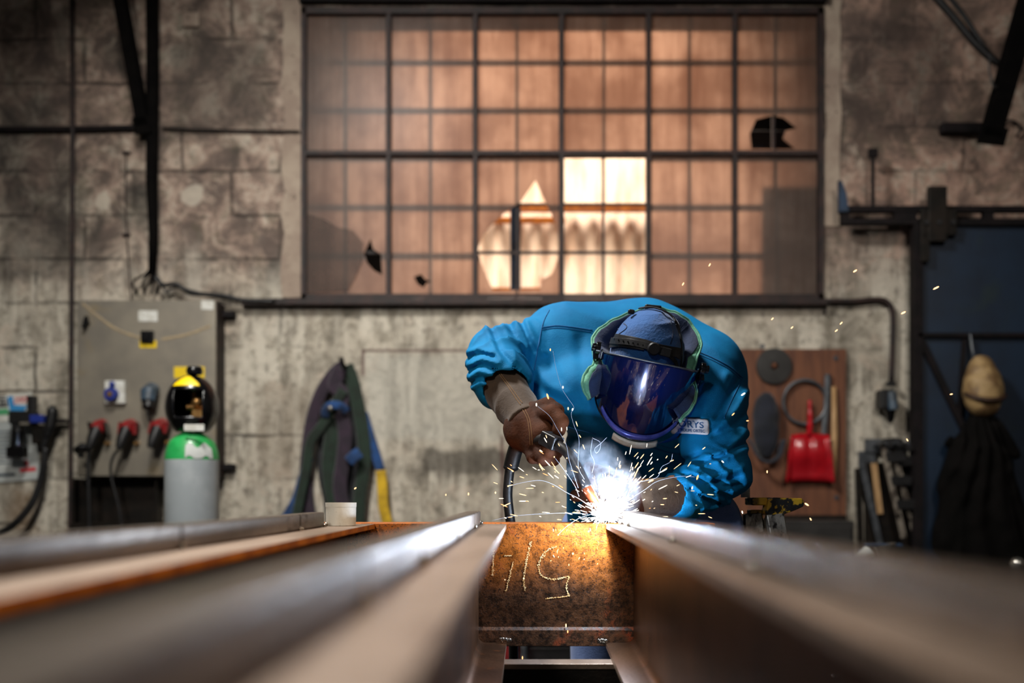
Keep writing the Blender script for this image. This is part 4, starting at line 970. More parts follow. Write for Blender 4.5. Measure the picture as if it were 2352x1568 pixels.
# ================================================================== WELDER
M['jacket'] = mat('blue_work_jacket', '007cb4', '006ca2', 5, .75, 0, .35, 420, (.35, .65), spec=.22)
M['seam'] = mat('jacket_stitching', '075f98', None, rough=.8)
M['hoodcloth'] = mat('navy_hood_cloth', '08264f', '061e42', 9, .85, 0, .4, 240, sheen=.2)
M['capcloth'] = mat('blue_cap_cloth', '1b5a9e', '134a86', 14, .85, 0, .6, 150, (.4, .6), sheen=.3)
M['mint'] = mat('mint_green_edging', '7cbc9e', '5c9a80', 20, .8, 0, .4, 300)
M['jeans'] = mat('blue_grey_jeans', '7c94cc', '6a82b8', 10, .9, 0, .4, 300, sheen=.2)
M['leather'] = mat('brown_glove_leather', '351a0c', '4c2710', 14, .8, 0, .35, 160, (.35, .65), c3='2a160c', s3=24, th3=(.58, .7), spec=.25)
M['leather2'] = mat('tan_gauntlet_leather', '4e3a26', '3c2b1b', 9, .8, 0, .3, 120, (.35, .65), c3='473423', s3=30, th3=(.6, .72), sheen=.2)
M['stitch'] = mat('glove_seam', '7d5c38', None, rough=.8)
M['skin'] = mat('skin', 'b58466', 'a87558', 20, .55)
M['copper'] = mat('copper_nozzle', 'c06a40', '8a4a30', 20, .35, .8)
M['badge'] = mat('white_badge_cloth', 'e6e4ea', 'd6d4dc', 40, .8, 0, .3, 300)
M['badge_ink'] = mat('blue_badge_thread', '2a5a8c', None, rough=.8)
def visor_mat():
    m, nt, out = new_mat('dark_blue_visor'); g = NT(nt)
    p = g.n('ShaderNodeBsdfPrincipled'); g.l(p.outputs[0], out.inputs[0])
    p.inputs['Base Color'].default_value = (.002, .007, .055, 1); p.inputs['Roughness'].default_value = .12
    p.inputs['Metallic'].default_value = .35; p.inputs['Coat Weight'].default_value = 1; p.inputs['Coat Roughness'].default_value = .03; p.inputs['Coat IOR'].default_value = 1.65
    return m
M['visor'] = visor_mat()
def clear_mat():
    m, nt, out = new_mat('clear_blue_shield'); g = NT(nt)
    t = g.n('ShaderNodeBsdfTransparent'); t.inputs[0].default_value = (.35, .55, .95, 1); s = g.n('ShaderNodeBsdfGlossy'); s.inputs['Roughness'].default_value = .06
    s.inputs['Color'].default_value = (.6, .75, 1, 1)
    x = g.n('ShaderNodeMixShader'); x.inputs[0].default_value = .14; g.l(t.outputs[0], x.inputs[1]); g.l(s.outputs[0], x.inputs[2]); g.l(x.outputs[0], out.inputs[0]); return m
M['shield'] = clear_mat()

man = thing('person', 'person in a blue work jacket and dark welding visor bending over the beams to weld', 'person', (.33, 2.85, 0))
def Wt(*a): return tuple(W(*a))
# --- jacket
J = Field((-.20, 2.26, .80), (.62, 3.22, 1.64), .0052)
def cp(f, a, b, ra, rb, k=.03): f.un(f.cap(Wt(*a), Wt(*b), ra, rb)[0], k)
n1 = J.nz(14, 1); n2 = J.nz(34, 2); n3 = J.nz(80, 5)
cp(J, (1300, 812, 2.80), (1480, 803, 2.84), .138, .135, .03)
cp(J, (1480, 803, 2.84), (1600, 858, 2.78), .135, .130, .05)
J.un(J.ell(Wt(1430, 905, 2.70), (.255, .15, .125)), .06)
cp(J, (1470, 900, 2.84), (1490, 1120, 2.98), .175, .175, .06)
cp(J, (1385, 1000, 2.80), (1375, 1230, 2.86), .105, .092, .05)
cp(J, (1540, 1000, 2.82), (1580, 1190, 2.88), .12, .11, .05)
# left arm in the photo: shoulder, raised elbow, forearm down to the glove
d, t = J.cap(Wt(1270, 815, 2.76), Wt(1140, 815, 2.70), .104, .070)
rid = lambda x: (1 - np.abs(np.sin(x))) ** 2
d = d - .010 * rid(t * 9 + 1.2 * n1 + .6 * n2) * np.clip(t * 1.6, 0, 1); J.un(d, .03)
d, t = J.cap(Wt(1139, 812, 2.70), Wt(1150, 868, 2.57), .072, .074)
d = d - .011 * rid(t * 7 + 1.5 * n1 + .7 * n2 + 8 * J.X); J.un(d, .015)
# right arm: shoulder, elbow, forearm back to the beam
d, t = J.cap(Wt(1618, 880, 2.72), Wt(1648, 1075, 2.52), .112, .080)
d = d - .007 * rid(t * 7 + 1.4 * n1 + .5 * n2) * np.clip(t * 2 - .4, 0, 1); J.un(d, .04)
d, t = J.cap(Wt(1650, 1085, 2.51), Wt(1560, 1140, 2.44), .076, .055)
d = d - .009 * rid(t * 10 + 1.6 * n1 + .8 * n2 - 9 * J.Z); J.un(d, .018)
# cloth: broad folds on back and chest
J.D += .0055 * n1 + .0022 * n2 * (1 + .6 * n1) + .0008 * n3
J.D -= .006 * rid(12 * (J.X * .8 + J.Z) + 1.4 * n1) * np.clip((1.42 - J.Z) * 8, 0, 1) * np.clip((2.80 - J.Y) * 9, 0, 1)
# creases where the sleeves bunch and the yoke pulls (outlines of the folds, pushed into the cloth)
PXg = VX + J.X / J.Y * F; PYg = VY - (J.Z - CZ) / J.Y * F; frontm = np.clip((2.86 - J.Y) * 12, 0, 1)
def fold(pts, w, amp):
    P = [np.array(p, float) for p in pts]; best = None
    for a_, b_ in zip(P[:-1], P[1:]):
        ab = b_ - a_; t_ = np.clip(((PXg - a_[0]) * ab[0] + (PYg - a_[1]) * ab[1]) / (ab @ ab), 0, 1)
        dd_ = np.hypot(PXg - a_[0] - t_ * ab[0], PYg - a_[1] - t_ * ab[1]); best = dd_ if best is None else np.minimum(best, dd_)
    J.D -= amp * np.exp(-(best / w) ** 2) * frontm
for pts, w_, am in (([(1114,741),(1132,790),(1151,826)],7,.007), ([(1073,808),(1095,799),(1128,808)],5,.008), ([(1073,838),(1107,823),(1143,834)],5,.009), ([(1077,867),(1099,852),(1129,860)],5,.009), ([(1080,893),(1103,880),(1118,882)],5,.007),
    ([(1075,822),(1100,812),(1135,820)],4,-.007), ([(1076,853),(1103,838),(1136,846)],4,-.008), ([(1080,880),(1101,867),(1124,871)],4,-.007),
    ([(1184,732),(1190,771),(1203,800)],6,.007), ([(1210,738),(1229,782),(1250,812)],7,.008), ([(1151,734),(1166,764),(1195,790)],6,.007), ([(1125,745),(1148,806),(1186,845)],6,-.010), ([(1170,738),(1178,766),(1199,795)],5,-.006), ([(1198,736),(1210,775),(1228,806)],5,-.007),
    ([(1225,912),(1270,934),(1321,949)],12,.008), ([(1235,850),(1262,885),(1300,905)],10,.007), ([(1232,880),(1262,912),(1310,930)],9,-.006), ([(1255,760),(1262,820),(1285,870)],10,-.005),
    ([(1647,985),(1691,941),(1717,900)],9,.010), ([(1632,985),(1669,919),(1698,867)],7,-.009), ([(1610,960),(1650,900),(1668,860)],9,.006),
    ([(1576,1078),(1632,1096),(1706,1074)],7,.010), ([(1576,1104),(1617,1133),(1661,1152)],6,.010), ([(1602,1089),(1647,1122),(1690,1130)],5,.009), ([(1617,1052),(1669,1034),(1713,993)],8,.010), ([(1587,1159),(1632,1172),(1676,1156)],6,.009), ([(1595,1071),(1650,1060),(1717,1030)],6,.009),
    ([(1600,1062),(1660,1046),(1716,1010)],5,-.010), ([(1590,1092),(1630,1110),(1700,1092)],5,-.010), ([(1585,1118),(1620,1145),(1668,1158)],4,-.009), ([(1625,1100),(1668,1118),(1700,1112)],4,-.007), ([(1640,1000),(1690,975),(1722,940)],7,-.008),
    ([(1290,992),(1340,1008),(1380,1016)],8,-.012), ([(1500,1050),(1560,1062),(1605,1045)],8,-.014), ([(1300,700),(1420,745),(1440,780)],12,.004), ([(1560,740),(1640,800),(1690,870)],10,.004), ([(1330,780),(1340,860),(1330,930)],14,-.006)): fold(pts, w_, am)
# hollow at the neck and open cuffs
J.cut(J.cap(Wt(1478, 850, 2.62), Wt(1470, 930, 2.44), .098, .10)[0], .02)
J.cut(J.cap(Wt(1180, 925, 2.48), Wt(1152, 872, 2.565), .055, .058)[0], .008)
J.cut(J.cap(Wt(1500, 1142, 2.37), Wt(1556, 1141, 2.435), .046, .045)[0], .004)
J.D = np.maximum(J.D, -(J.Z - .86))
jo, JB = field_object(J, 'jacket', M['jacket'], man, 2)
def seam(pts, r=.0016, m='seam', name='seam', par=None, bv=None, flat=1., lift=.0006, k=8):
    out = []
    P = smooth_path([Vector((x, y, 0)) for x, y in pts], k)
    for v in P:
        h, n = drop(v.x, v.y, bv or JB, lift)
        if h is not None: out.append(h)
    if len(out) < 2: return None
    keep = [out[0]]
    for q in out[1:]:
        if (q - keep[-1]).length < .06: keep.append(q)
        else: break
    return MB().tube(keep, r, 6, flat=flat, up=(0, -1, 0) if flat < 1 else None).build(name, M[m], par or jo, smooth=True)
seam([(1245, 752), (1280, 748), (1320, 752), (1360, 758)])
seam([(1245, 757), (1280, 753), (1320, 757), (1358, 763)], .0009)
seam([(1600, 806), (1640, 823), (1675, 842), (1706, 868)])
seam([(1600, 812), (1640, 829), (1675, 848), (1704, 874)], .0009)
seam([(1262, 712), (1248, 740), (1240, 775), (1232, 820), (1226, 860)], .0014)
seam([(1704, 870), (1690, 900), (1676, 930), (1664, 960)], .0012)
seam([(1292, 975), (1320, 984), (1345, 990), (1368, 996)], .0022)
seam([(1500, 1028), (1540, 1040), (1575, 1041), (1603, 1022), (1626, 992)], .0022)
seam([(1505, 1018), (1540, 1029), (1572, 1030), (1596, 1014)], .0009)
# badge laid on the chest
def badge_pt(u, v, lift):
    x = 1541 + 86 * u + 2 * v; y = 958 + 6 * u + 36 * v
    h, n = drop(x, y, JB, lift); return h, n
nu, nv = 22, 10; vs = []; fs = []; okb = True
for j in range(nv + 1):
    for i in range(nu + 1):
        u, v = i / nu, j / nv; cu = abs(u - .5) * 2; cv = abs(v - .5) * 2
        sq = max(0, (cu - .86) / .14); sv = max(0, (cv - .68) / .32); rr_ = math.hypot(sq, sv)
        if rr_ > 1: u = .5 + math.copysign((.86 + .14 * sq / rr_) / 2, u - .5); v = .5 + math.copysign((.68 + .32 * sv / rr_) / 2, v - .5)
        h, n = badge_pt(u, v, .003); vs.append(h if h is not None else vs[-1])
for j in range(nv):
    for i in range(nu): a = j * (nu + 1) + i; fs.append((a, a + 1, a + nu + 2, a + nu + 1))
bo = MB().add(vs, fs).build('chest_badge', M['badge'], jo, smooth=True); sd = bo.modifiers.new('thickness', 'SOLIDIFY'); sd.thickness = .0012; sd.offset = 0
for txt, u0, v0, sz, sx_ in (('ORYS', .22, .60, .62, .0098), ('GROUPE ORTEC', .20, .88, .26, .0093)):
    tv, tf_ = text_mesh(txt, 1, 0, .02 if sz > .5 else .03); wmax = max(v.x for v in tv); V = []
    W_ = .66 if sz > .5 else .70
    for v in tv:
        h, n = badge_pt(u0 + v.x / wmax * W_, v0 - v.y * sz * .95, .0042); V.append(h if h is not None else V[-1])
    MB().add(V, tf_).build('badge_lettering', M['badge_ink'], jo)
# --- body inside the clothes
Bd = Field((-.16, 2.28, 0.02), (.62, 3.25, 1.60), .0125)
for a, b, ra, rb in (((1320, 815, 2.80), (1480, 810, 2.84), .10, .10), ((1480, 810, 2.84), (1590, 862, 2.78), .10, .095), ((1450, 900, 2.84), (1485, 1110, 2.98), .13, .13),
        ((1270, 815, 2.76), (1142, 815, 2.70), .055, .045), ((1142, 815, 2.70), (1205, 960, 2.47), .042, .030), ((1205, 960, 2.47), (1240, 1000, 2.42), .026, .022),
        ((1618, 880, 2.72), (1648, 1075, 2.52), .06, .048), ((1648, 1080, 2.51), (1500, 1143, 2.39), .045, .030), ((1500, 1143, 2.39), (1450, 1140, 2.37), .024, .020),
        ((1470, 840, 2.72), (1478, 840, 2.58), .06, .06)):
    cp(Bd, a, b, ra, rb, .03)
Bd.un(Bd.cap((.24, 2.96, .93), (.22, 2.90, .50), .095, .065)[0], .03); Bd.un(Bd.cap((.22, 2.90, .50), (.20, 3.02, .10), .060, .042)[0], .02)
Bd.un(Bd.cap((.46, 2.92, .93), (.50, 2.78, .50), .095, .065)[0], .03); Bd.un(Bd.cap((.50, 2.78, .50), (.52, 2.92, .10), .060, .042)[0], .02)
U = Vector((.17, -.54, .82)).normalized(); Fw = (Vector((0, -1, 0)) - U * U.dot(Vector((0, -1, 0)))).normalized(); Rr = Vector((.97, .02, -.20)); Fw = (Fw - Fw.dot(Rr) * Rr * .6).normalized()
Rr = (Rr - U * Rr.dot(U)).normalized(); Fw = U.cross(Rr).normalized(); Fw = Fw if Fw.y < 0 else -Fw
AX = W(1483, 862, 2.53)
Rh = Matrix((Rr, Fw, U)).transposed()
hc = W(1482, 826, 2.55)
Bd.un(Bd.ell(tuple(hc), (.075, .092, .108), Rh), .02)
Bd.un(Bd.ell(tuple(hc + Fw * .065 - U * .075), (.045, .035, .05), Rh), .02)          # jaw
Bd.un(Bd.cap(tuple(hc + Fw * .085 - U * .005), tuple(hc + Fw * .108 - U * .042), .009, .014)[0], .008)   # nose
for s in (-1, 1):
    Bd.cut(Bd.ell(tuple(hc + Fw * .09 + Rr * .032 * s - U * .005), (.014, .012, .010), Rh), .006)
    Bd.un(Bd.ell(tuple(hc + Rr * .078 * s - U * .02), (.010, .018, .03), Rh), .006)
field_object(Bd, 'body', M['skin'], man, 1)
# --- trousers and boots
Tr = Field((.02, 2.55, .08), (.72, 3.28, 1.06), .009)
tn = Tr.nz(18, 3)
Tr.un(Tr.cap((.24, 2.98, .92), (.46, 2.95, .92), .135, .135)[0], .02)
Tr.un(Tr.cap((.23, 2.96, .90), (.22, 2.90, .50), .115, .085)[0], .04); Tr.un(Tr.cap((.22, 2.90, .50), (.20, 3.02, .13), .080, .072)[0], .02)
Tr.un(Tr.cap((.50, 2.86, .95), (.50, 2.78, .50), .108, .085)[0], .04); Tr.un(Tr.cap((.50, 2.78, .50), (.52, 2.92, .13), .080, .072)[0], .02)
Tr.un(Tr.ell(Wt(1653, 1228, 2.62), (.064, .09, .11)), .03)
Tr.D += .004 * tn + .003 * np.abs(np.sin(30 * Tr.Z + 3 * tn)) * (Tr.Z < .5)
field_object(Tr, 'trousers', M['jeans'], man, 1)
for x, y in ((.20, 3.02), (.52, 2.92)):
    f = Field((x - .08, y - .24, 0.0), (x + .08, y + .12, .24), .008)
    f.un(f.cap((x, y, .2), (x, y + .01, .08), .055, .055)[0], .01); f.un(f.cap((x, y - .15, .04), (x, y + .03, .05), .042, .05)[0], .03)
    f.D = np.maximum(f.D, .008 - f.Z); field_object(f, 'boot', M['black'], man, 1)
# --- cap
Cp = Field(tuple(hc - Vector((.16, .16, .17))), tuple(hc + Vector((.16, .16, .17))), .0042)
c_ = hc + U * .012; dd = Cp.ell(tuple(c_), (.093, .112, .122), Rh)
q0, q1 = Cp.nz(40, 11), Cp.nz(90, 12); dd = dd + .0022 * q0 - .004 * rid(60 * (Cp.Z - .3 * Cp.X) + 2.2 * q0) * (.5 + .5 * np.sin(20 * Cp.X + q1))
Cp.un(dd, .001); co_, CB = field_object(Cp, 'cap', M['capcloth'], man, 1)
for pts in ([(1420, 758), (1424, 735), (1440, 722)], [(1540, 735), (1545, 765), (1540, 790)], [(1410, 775), (1440, 752), (1425, 738)]):
    seam(pts, .0012, 'hoodcloth', 'cap_seam', co_, CB)
# --- head harness and visor
hel = MB
helmet = thing('welding_visor', 'dark blue welding visor', 'visor', tuple(AX)); helmet.parent = man; helmet.location = AX - Vector(man['_w'])
for k in ('category',): del helmet[k]
def hp(a, v, r=.125, rf=None): return AX + Rr * (r * math.sin(a)) + Fw * ((rf or r) * math.cos(a)) + U * v
vtop, vbot = .096, -.125; NA, NV = 40, 30; vs = []; fs = []
def vis(i, j, r=.124, grow=0.):
    s_ = j / NV; u = i / NA * 2 - 1
    amax = math.radians(84) * (1 - .60 * max(0, (s_ - .45) / .55) ** 3.2) + grow
    a = u * amax; v = vtop + (vbot - vtop) * s_; v += (1 - s_) ** 2 * (-.058 * u * u + .014 * abs(u) ** 8); v += s_ ** 4 * .018 * u * u
    rr_ = r * (1 - .07 * s_ * s_); return hp(a, v, rr_, rr_ * 1.02)
for j in range(NV + 1):
    for i in range(NA + 1): vs.append(vis(i, j))
for j in range(NV):
    for i in range(NA): a = j * (NA + 1) + i; fs.append((a, a + 1, a + NA + 2, a + NA + 1))
vo = MB().add(vs, fs).build('visor_screen', M['visor'], helmet, smooth=True); sd = vo.modifiers.new('thickness', 'SOLIDIFY'); sd.thickness = .0025
MB().tube([vis(i, 0) for i in range(NA + 1)], .0016, 6).build('visor_edge', M['grey_metal'], helmet, smooth=True)
rim = [vis(0, j) for j in range(NV + 1)] + [vis(i, NV) for i in range(1, NA)] + [vis(NA, j) for j in range(NV, -1, -1)]
MB().tube(rim, .0022, 6).build('visor_edge', M['black_gloss'], helmet, smooth=True)
vs = []; fs = []
for j in range(6):
    for i in range(25):
        u = i / 24 * 1.3 - .62; a = u * math.radians(44); v = vbot - .004 + .018 * (u ** 2) - j * .0035; vs.append(hp(a, v, .117 + .004 * (j > 0)))
for j in range(5):
    for i in range(24): a = j * 25 + i; fs.append((a, a + 1, a + 26, a + 25))
o = MB().add(vs, fs).build('chin_strip', M['white'], helmet, smooth=True); sd = o.modifiers.new('thickness', 'SOLIDIFY'); sd.thickness = .003
M['rim'] = mat('violet_arc_reflection', '5058b4', '3c48a0', 30, .25, .3, coat=.6)  # arc reflection along the visor bottom, painted as a paler violet band
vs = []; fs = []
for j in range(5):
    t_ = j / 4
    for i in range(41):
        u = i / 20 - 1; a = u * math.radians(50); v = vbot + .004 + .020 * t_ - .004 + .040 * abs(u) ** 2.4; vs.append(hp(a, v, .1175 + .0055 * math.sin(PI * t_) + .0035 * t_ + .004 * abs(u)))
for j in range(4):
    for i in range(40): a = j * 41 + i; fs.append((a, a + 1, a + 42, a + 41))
o = MB().add(vs, fs).build('arc_reflection_band', M['rim'], helmet, smooth=True); sd = o.modifiers.new('thickness', 'SOLIDIFY'); sd.thickness = .002
# clear outer side shield on the right of the photo
vs = []; fs = []
for j in range(21):
    for i in range(15):
        s_ = j / 20; amax = math.radians(92) * (1 - .45 * max(0, (s_ - .4) / .6) ** 2.2); a0 = math.radians(84) * (1 - .60 * max(0, (s_ - .45) / .55) ** 3.2) * .80
        a = a0 + (amax + .15 - a0) * i / 14; v = vtop - .058 + (vbot + .060 - vtop) * s_; vs.append(hp(a, v, .137 * (1 - .05 * s_ * s_)))
for j in range(20):
    for i in range(14): a = j * 15 + i; fs.append((a, a + 1, a + 16, a + 15))
o = MB().add(vs, fs).build('side_shield', M['shield'], helmet, smooth=True); sd = o.modifiers.new('thickness', 'SOLIDIFY'); sd.thickness = .0015
MB().tube([vs[j * 15 + 14] for j in range(21)], .0022, 6).build('shield_edge', M['black_gloss'], helmet, smooth=True)
def strapline(pts, w, name, m='black', bv=None, lift=.003):
    P = smooth_path([Vector((x, y, 0)) for x, y in pts], 8); out = []
    for v in P:
        h, n = drop(v.x, v.y, bv or CB, lift)
        if h is not None: out.append((h, n))
    pts3 = [h for h, n in out]; mb = MB(); vs = []; fs = []
    for i, (h, n) in enumerate(out):
        t = (pts3[min(i + 1, len(out) - 1)] - pts3[max(i - 1, 0)]).normalized(); b = t.cross(n).normalized(); n2_ = b.cross(t)
        for sx_, sy_ in ((-1, -.0016), (1, -.0016), (1, .0016), (-1, .0016)): vs.append(h + b * (w / 2 * sx_) + n * sy_)
    for i in range(len(out) - 1):
        for k in range(4): fs.append((i * 4 + k, i * 4 + (k + 1) % 4, (i + 1) * 4 + (k + 1) % 4, (i + 1) * 4 + k))
    fs += [(3, 2, 1, 0), tuple((len(out) - 1) * 4 + k for k in range(4))]
    return mb.add(vs, fs).build(name, M[m], helmet, bevel=.0006)
M['hstrap'] = mat('headband_plastic', '1c1c1e', '26262a', 30, .42, 0, .1, 80)
strapline([(1401, 770), (1440, 777), (1480, 785), (1520, 797), (1560, 805)], .012, 'headband', 'hstrap', lift=.004)
strapline([(1404, 784), (1440, 786), (1475, 792), (1508, 802), (1540, 812), (1557, 818)], .016, 'headband', 'hstrap', lift=.007)
strapline([(1396, 806), (1404, 796), (1425, 792), (1450, 795), (1480, 800)], .010, 'headband', 'hstrap', lift=.004)
strapline([(1510, 808), (1535, 818), (1548, 830), (1552, 845)], .010, 'headband', 'hstrap', lift=.005)
strapline([(1448, 722), (1470, 713), (1500, 711), (1530, 722), (1548, 740), (1556, 760)], .007, 'crown_band', 'hstrap', lift=.006)
strapline([(1550, 745), (1560, 775), (1563, 810), (1560, 845)], .004, 'crown_band', 'hstrap', lift=.004)
for i in range(7):
    h, n = drop(1418 + i * 10, 781 + i * 2.1 - 0, CB, .0095)
    if h is not None: MB().cyl(h, h + n * .0012, .0022, n=8).build('strap_hole', M['black_gloss'], helmet)
h, n = drop(1501, 801, CB, .006); MB().lathe([(0, .010), (.013, .010), (.016, .007), (.0165, 0)], h, n, 24).build('ratchet_knob', M['hstrap'], helmet, smooth='auto')
h, n = drop(1524, 808, CB, .009); MB().box(h, (.03, .006, .022), Matrix.Rotation(.25, 3, 'Y')).build('buckle', M['hstrap'], helmet, bevel=.002)
for (x, y, dd_, sc_, nm) in ((1499, 709, 2.52, (.042, .03, .016), 'crown_pad'), (1450, 716, 2.49, (.017, .012, .012), 'strap_clip')):
    MB().box(W(x, y, dd_), sc_, Matrix.Rotation(.1, 3, 'Y')).build(nm, M['black'], helmet, bevel=.004)
for s, (x, y) in ((-1, (1356, 803)), (1, (1585, 862))):
    p = hp(s * math.radians(88), .050, .128); q = MB()
    q.cyl(p, p + Rr * s * .012, .016, n=16); q.cyl(p + Rr * s * .012, p + Rr * s * .022, .010, n=12); q.box(p + Rr * s * .008 - U * .02, (.014, .014, .022)); q.box(p + Rr * s * .016 + U * .006, (.008, .02, .008))
    q.build('pivot_knob', M['black_gloss'], helmet, bevel=.0015)
# --- hood / neck cape with mint edging
L = [(1352, 918, 2.50), (1337, 884, 2.475), (1345, 854, 2.48), (1364, 832, 2.51), (1360, 795, 2.55), (1364, 768, 2.58), (1400, 738, 2.60), (1450, 717, 2.61), (1500, 706, 2.61), (1550, 716, 2.60), (1588, 742, 2.59), (1611, 788, 2.56), (1601, 822, 2.53), (1592, 862, 2.50), (1601, 900, 2.485), (1591, 934, 2.47), (1562, 968, 2.455)]
Lw = [6, 16, 22, 10, 6, 6, 5, 5, 5, 5, 5, 8, 22, 16, 6, 6, 6]
LP = smooth_path([W(*p) for p in L], 5); LW = np.interp(np.linspace(0, 1, len(LP)), np.linspace(0, 1, len(Lw)), Lw)
cen = W(1480, 838, 2.60); ring1 = []; ring2 = []; ring3 = []
for i, p in enumerate(LP):
    dr_ = (cen - p); dr_.y = 0; dr_.normalize()
    w_ = LW[i] / 900; rp = Vector((0, .003 * math.sin(i * .9), .0016 * math.sin(i * 1.7)))
    ring1.append(p + rp); ring2.append(p + dr_ * w_ + Vector((0, -.006, 0)) + rp); ring3.append(p + dr_ * (w_ + .055) + Vector((0, .035, 0)))
n_ = len(LP)
def lof(a, b): return MB().add(a + b, [(i, i + 1, n_ + i + 1, n_ + i) for i in range(n_ - 1)])
hood = lof(ring2, ring3).build('neck_hood', M['hoodcloth'], man, smooth=True); sd = hood.modifiers.new('thickness', 'SOLIDIFY'); sd.thickness = .003
out_ring = [p + (cen - p).normalized() * .012 + Vector((0, .06, 0)) for p in ring1]
o = lof(out_ring, ring1).build('hood_outer', M['hoodcloth'], hood, smooth=True); sd = o.modifiers.new('thickness', 'SOLIDIFY'); sd.thickness = .003
o = lof(ring1, ring2).build('mint_edging', M['mint'], hood, smooth=True); sd = o.modifiers.new('thickness', 'SOLIDIFY'); sd.thickness = .003
MB().tube(ring1, .0032, 8).build('mint_piping', M['mint'], hood, smooth=True)
# --- gloves
def glove(prims, lo, hi, name, cuffs, label=None):
    f = Field(lo, hi, .0036)
    for a, b, ra, rb, k in prims: f.un(f.cap(Wt(*a), Wt(*b), ra, rb)[0], k)
    m1, m2 = f.nz(45, 21), f.nz(110, 22); f.D += .0016 * m1 + .0006 * m2
    return f
f = glove([((1205, 962, 2.47), (1214, 978, 2.45), .045, .046, .01), ((1214, 978, 2.45), (1243, 1002, 2.41), .046, .040, .01), ((1200, 995, 2.455), (1236, 1022, 2.42), .040, .040, .012), ((1190, 985, 2.46), (1196, 1000, 2.45), .036, .036, .012),
    ((1238, 955, 2.43), (1268, 947, 2.38), .0195, .0185, .005), ((1268, 945, 2.385), (1289, 968, 2.36), .018, .017, .004), ((1289, 968, 2.36), (1284, 988, 2.36), .016, .015, .004),
    ((1226, 945, 2.45), (1258, 930, 2.43), .022, .020, .012), ((1258, 930, 2.43), (1280, 942, 2.41), .018, .016, .005),
    ((1243, 1000, 2.40), (1262, 1036, 2.355), .0195, .0175, .005), ((1262, 1036, 2.36), (1279, 1040, 2.365), .017, .015, .004),
    ((1230, 1014, 2.41), (1246, 1050, 2.37), .0195, .0175, .004), ((1248, 1048, 2.375), (1272, 1056, 2.38), .017, .015, .004),
    ((1212, 1020, 2.43), (1224, 1050, 2.395), .0185, .0165, .004), ((1228, 1046, 2.41), (1250, 1058, 2.40), .016, .014, .004)],
    (-.06, 2.30, 1.08), (.14, 2.54, 1.32), 'glove', None)
g1, G1 = field_object(f, 'glove', M['leather'], man, 1); g1['label'] = 'brown leather glove holding the torch'
f = Field((-.14, 2.38, 1.16), (.08, 2.68, 1.44), .004)
d, t = f.cap(Wt(1150, 878, 2.575), Wt(1208, 968, 2.46), .060, .047); m1 = f.nz(30, 31); m2 = f.nz(80, 32)
d = d - .007 * rid(t * 5.2 + .9 * m1 + .3) * np.clip(t * 3 - 1.4, 0, 1) + .0018 * m1 + .0006 * m2; f.un(d, .002)
axv = (W(1208, 968, 2.46) - W(1150, 878, 2.575)).normalized(); e0 = W(1152, 882, 2.57); e1 = W(1210, 972, 2.455)
f.D = np.maximum(f.D, -((f.X - e0.x) * axv.x + (f.Y - e0.y) * axv.y + (f.Z - e0.z) * axv.z)); f.D = np.maximum(f.D, ((f.X - e1.x) * axv.x + (f.Y - e1.y) * axv.y + (f.Z - e1.z) * axv.z))
g1c, G1c = field_object(f, 'gauntlet_cuff', M['leather2'], g1, 1)
for pts in ([(1140, 850), (1165, 885), (1185, 915), (1196, 930)], [(1143, 848), (1168, 882), (1189, 911), (1200, 926)]): seam(pts, .0009, 'stitch', 'cuff_seam', g1c, G1c)
for pts in ([(1200, 940), (1212, 965), (1217, 1000), (1218, 1022)], [(1205, 938), (1217, 965), (1222, 1000), (1223, 1022)]): seam(pts, .0008, 'stitch', 'back_seam', g1, G1)
f = glove([((1520, 1142, 2.40), (1470, 1140, 2.375), .040, .037, .01), ((1470, 1150, 2.37), (1442, 1146, 2.36), .034, .030, .012), ((1470, 1128, 2.38), (1445, 1124, 2.37), .032, .028, .012),
    ((1444, 1116, 2.37), (1398, 1088, 2.365), .018, .016, .008), ((1398, 1088, 2.365), (1352, 1074, 2.375), .016, .014, .004),
    ((1440, 1130, 2.37), (1384, 1110, 2.365), .018, .0165, .008), ((1384, 1110, 2.365), (1328, 1106, 2.375), .016, .015, .004),
    ((1438, 1146, 2.37), (1380, 1136, 2.365), .018, .0165, .008), ((1380, 1136, 2.365), (1322, 1138, 2.38), .016, .015, .004),
    ((1438, 1158, 2.37), (1388, 1160, 2.37), .017, .015, .008), ((1388, 1160, 2.37), (1346, 1166, 2.38), .015, .014, .004),
    ((1468, 1160, 2.36), (1436, 1176, 2.335), .020, .018, .008), ((1436, 1176, 2.335), (1412, 1174, 2.325), .017, .015, .004)],
    (.09, 2.27, .96), (.38, 2.46, 1.15), 'glove', None)
g2, G2 = field_object(f, 'glove', M['leather'], man, 1); g2['label'] = 'brown leather glove steadying the bar'
f = Field((.22, 2.30, .95), (.42, 2.54, 1.12), .004); m1 = f.nz(30, 41)
d, t = f.cap(Wt(1556, 1141, 2.435), Wt(1478, 1141, 2.375), .0505, .043); f.un(d + .0016 * m1, .002)
axv = (W(1478, 1141, 2.375) - W(1560, 1141, 2.435)).normalized(); e0 = W(1562, 1141, 2.44)
f.D = np.maximum(f.D, -((f.X - e0.x) * axv.x + (f.Y - e0.y) * axv.y + (f.Z - e0.z) * axv.z))
field_object(f, 'gauntlet_cuff', M['leather2'], g2, 1)
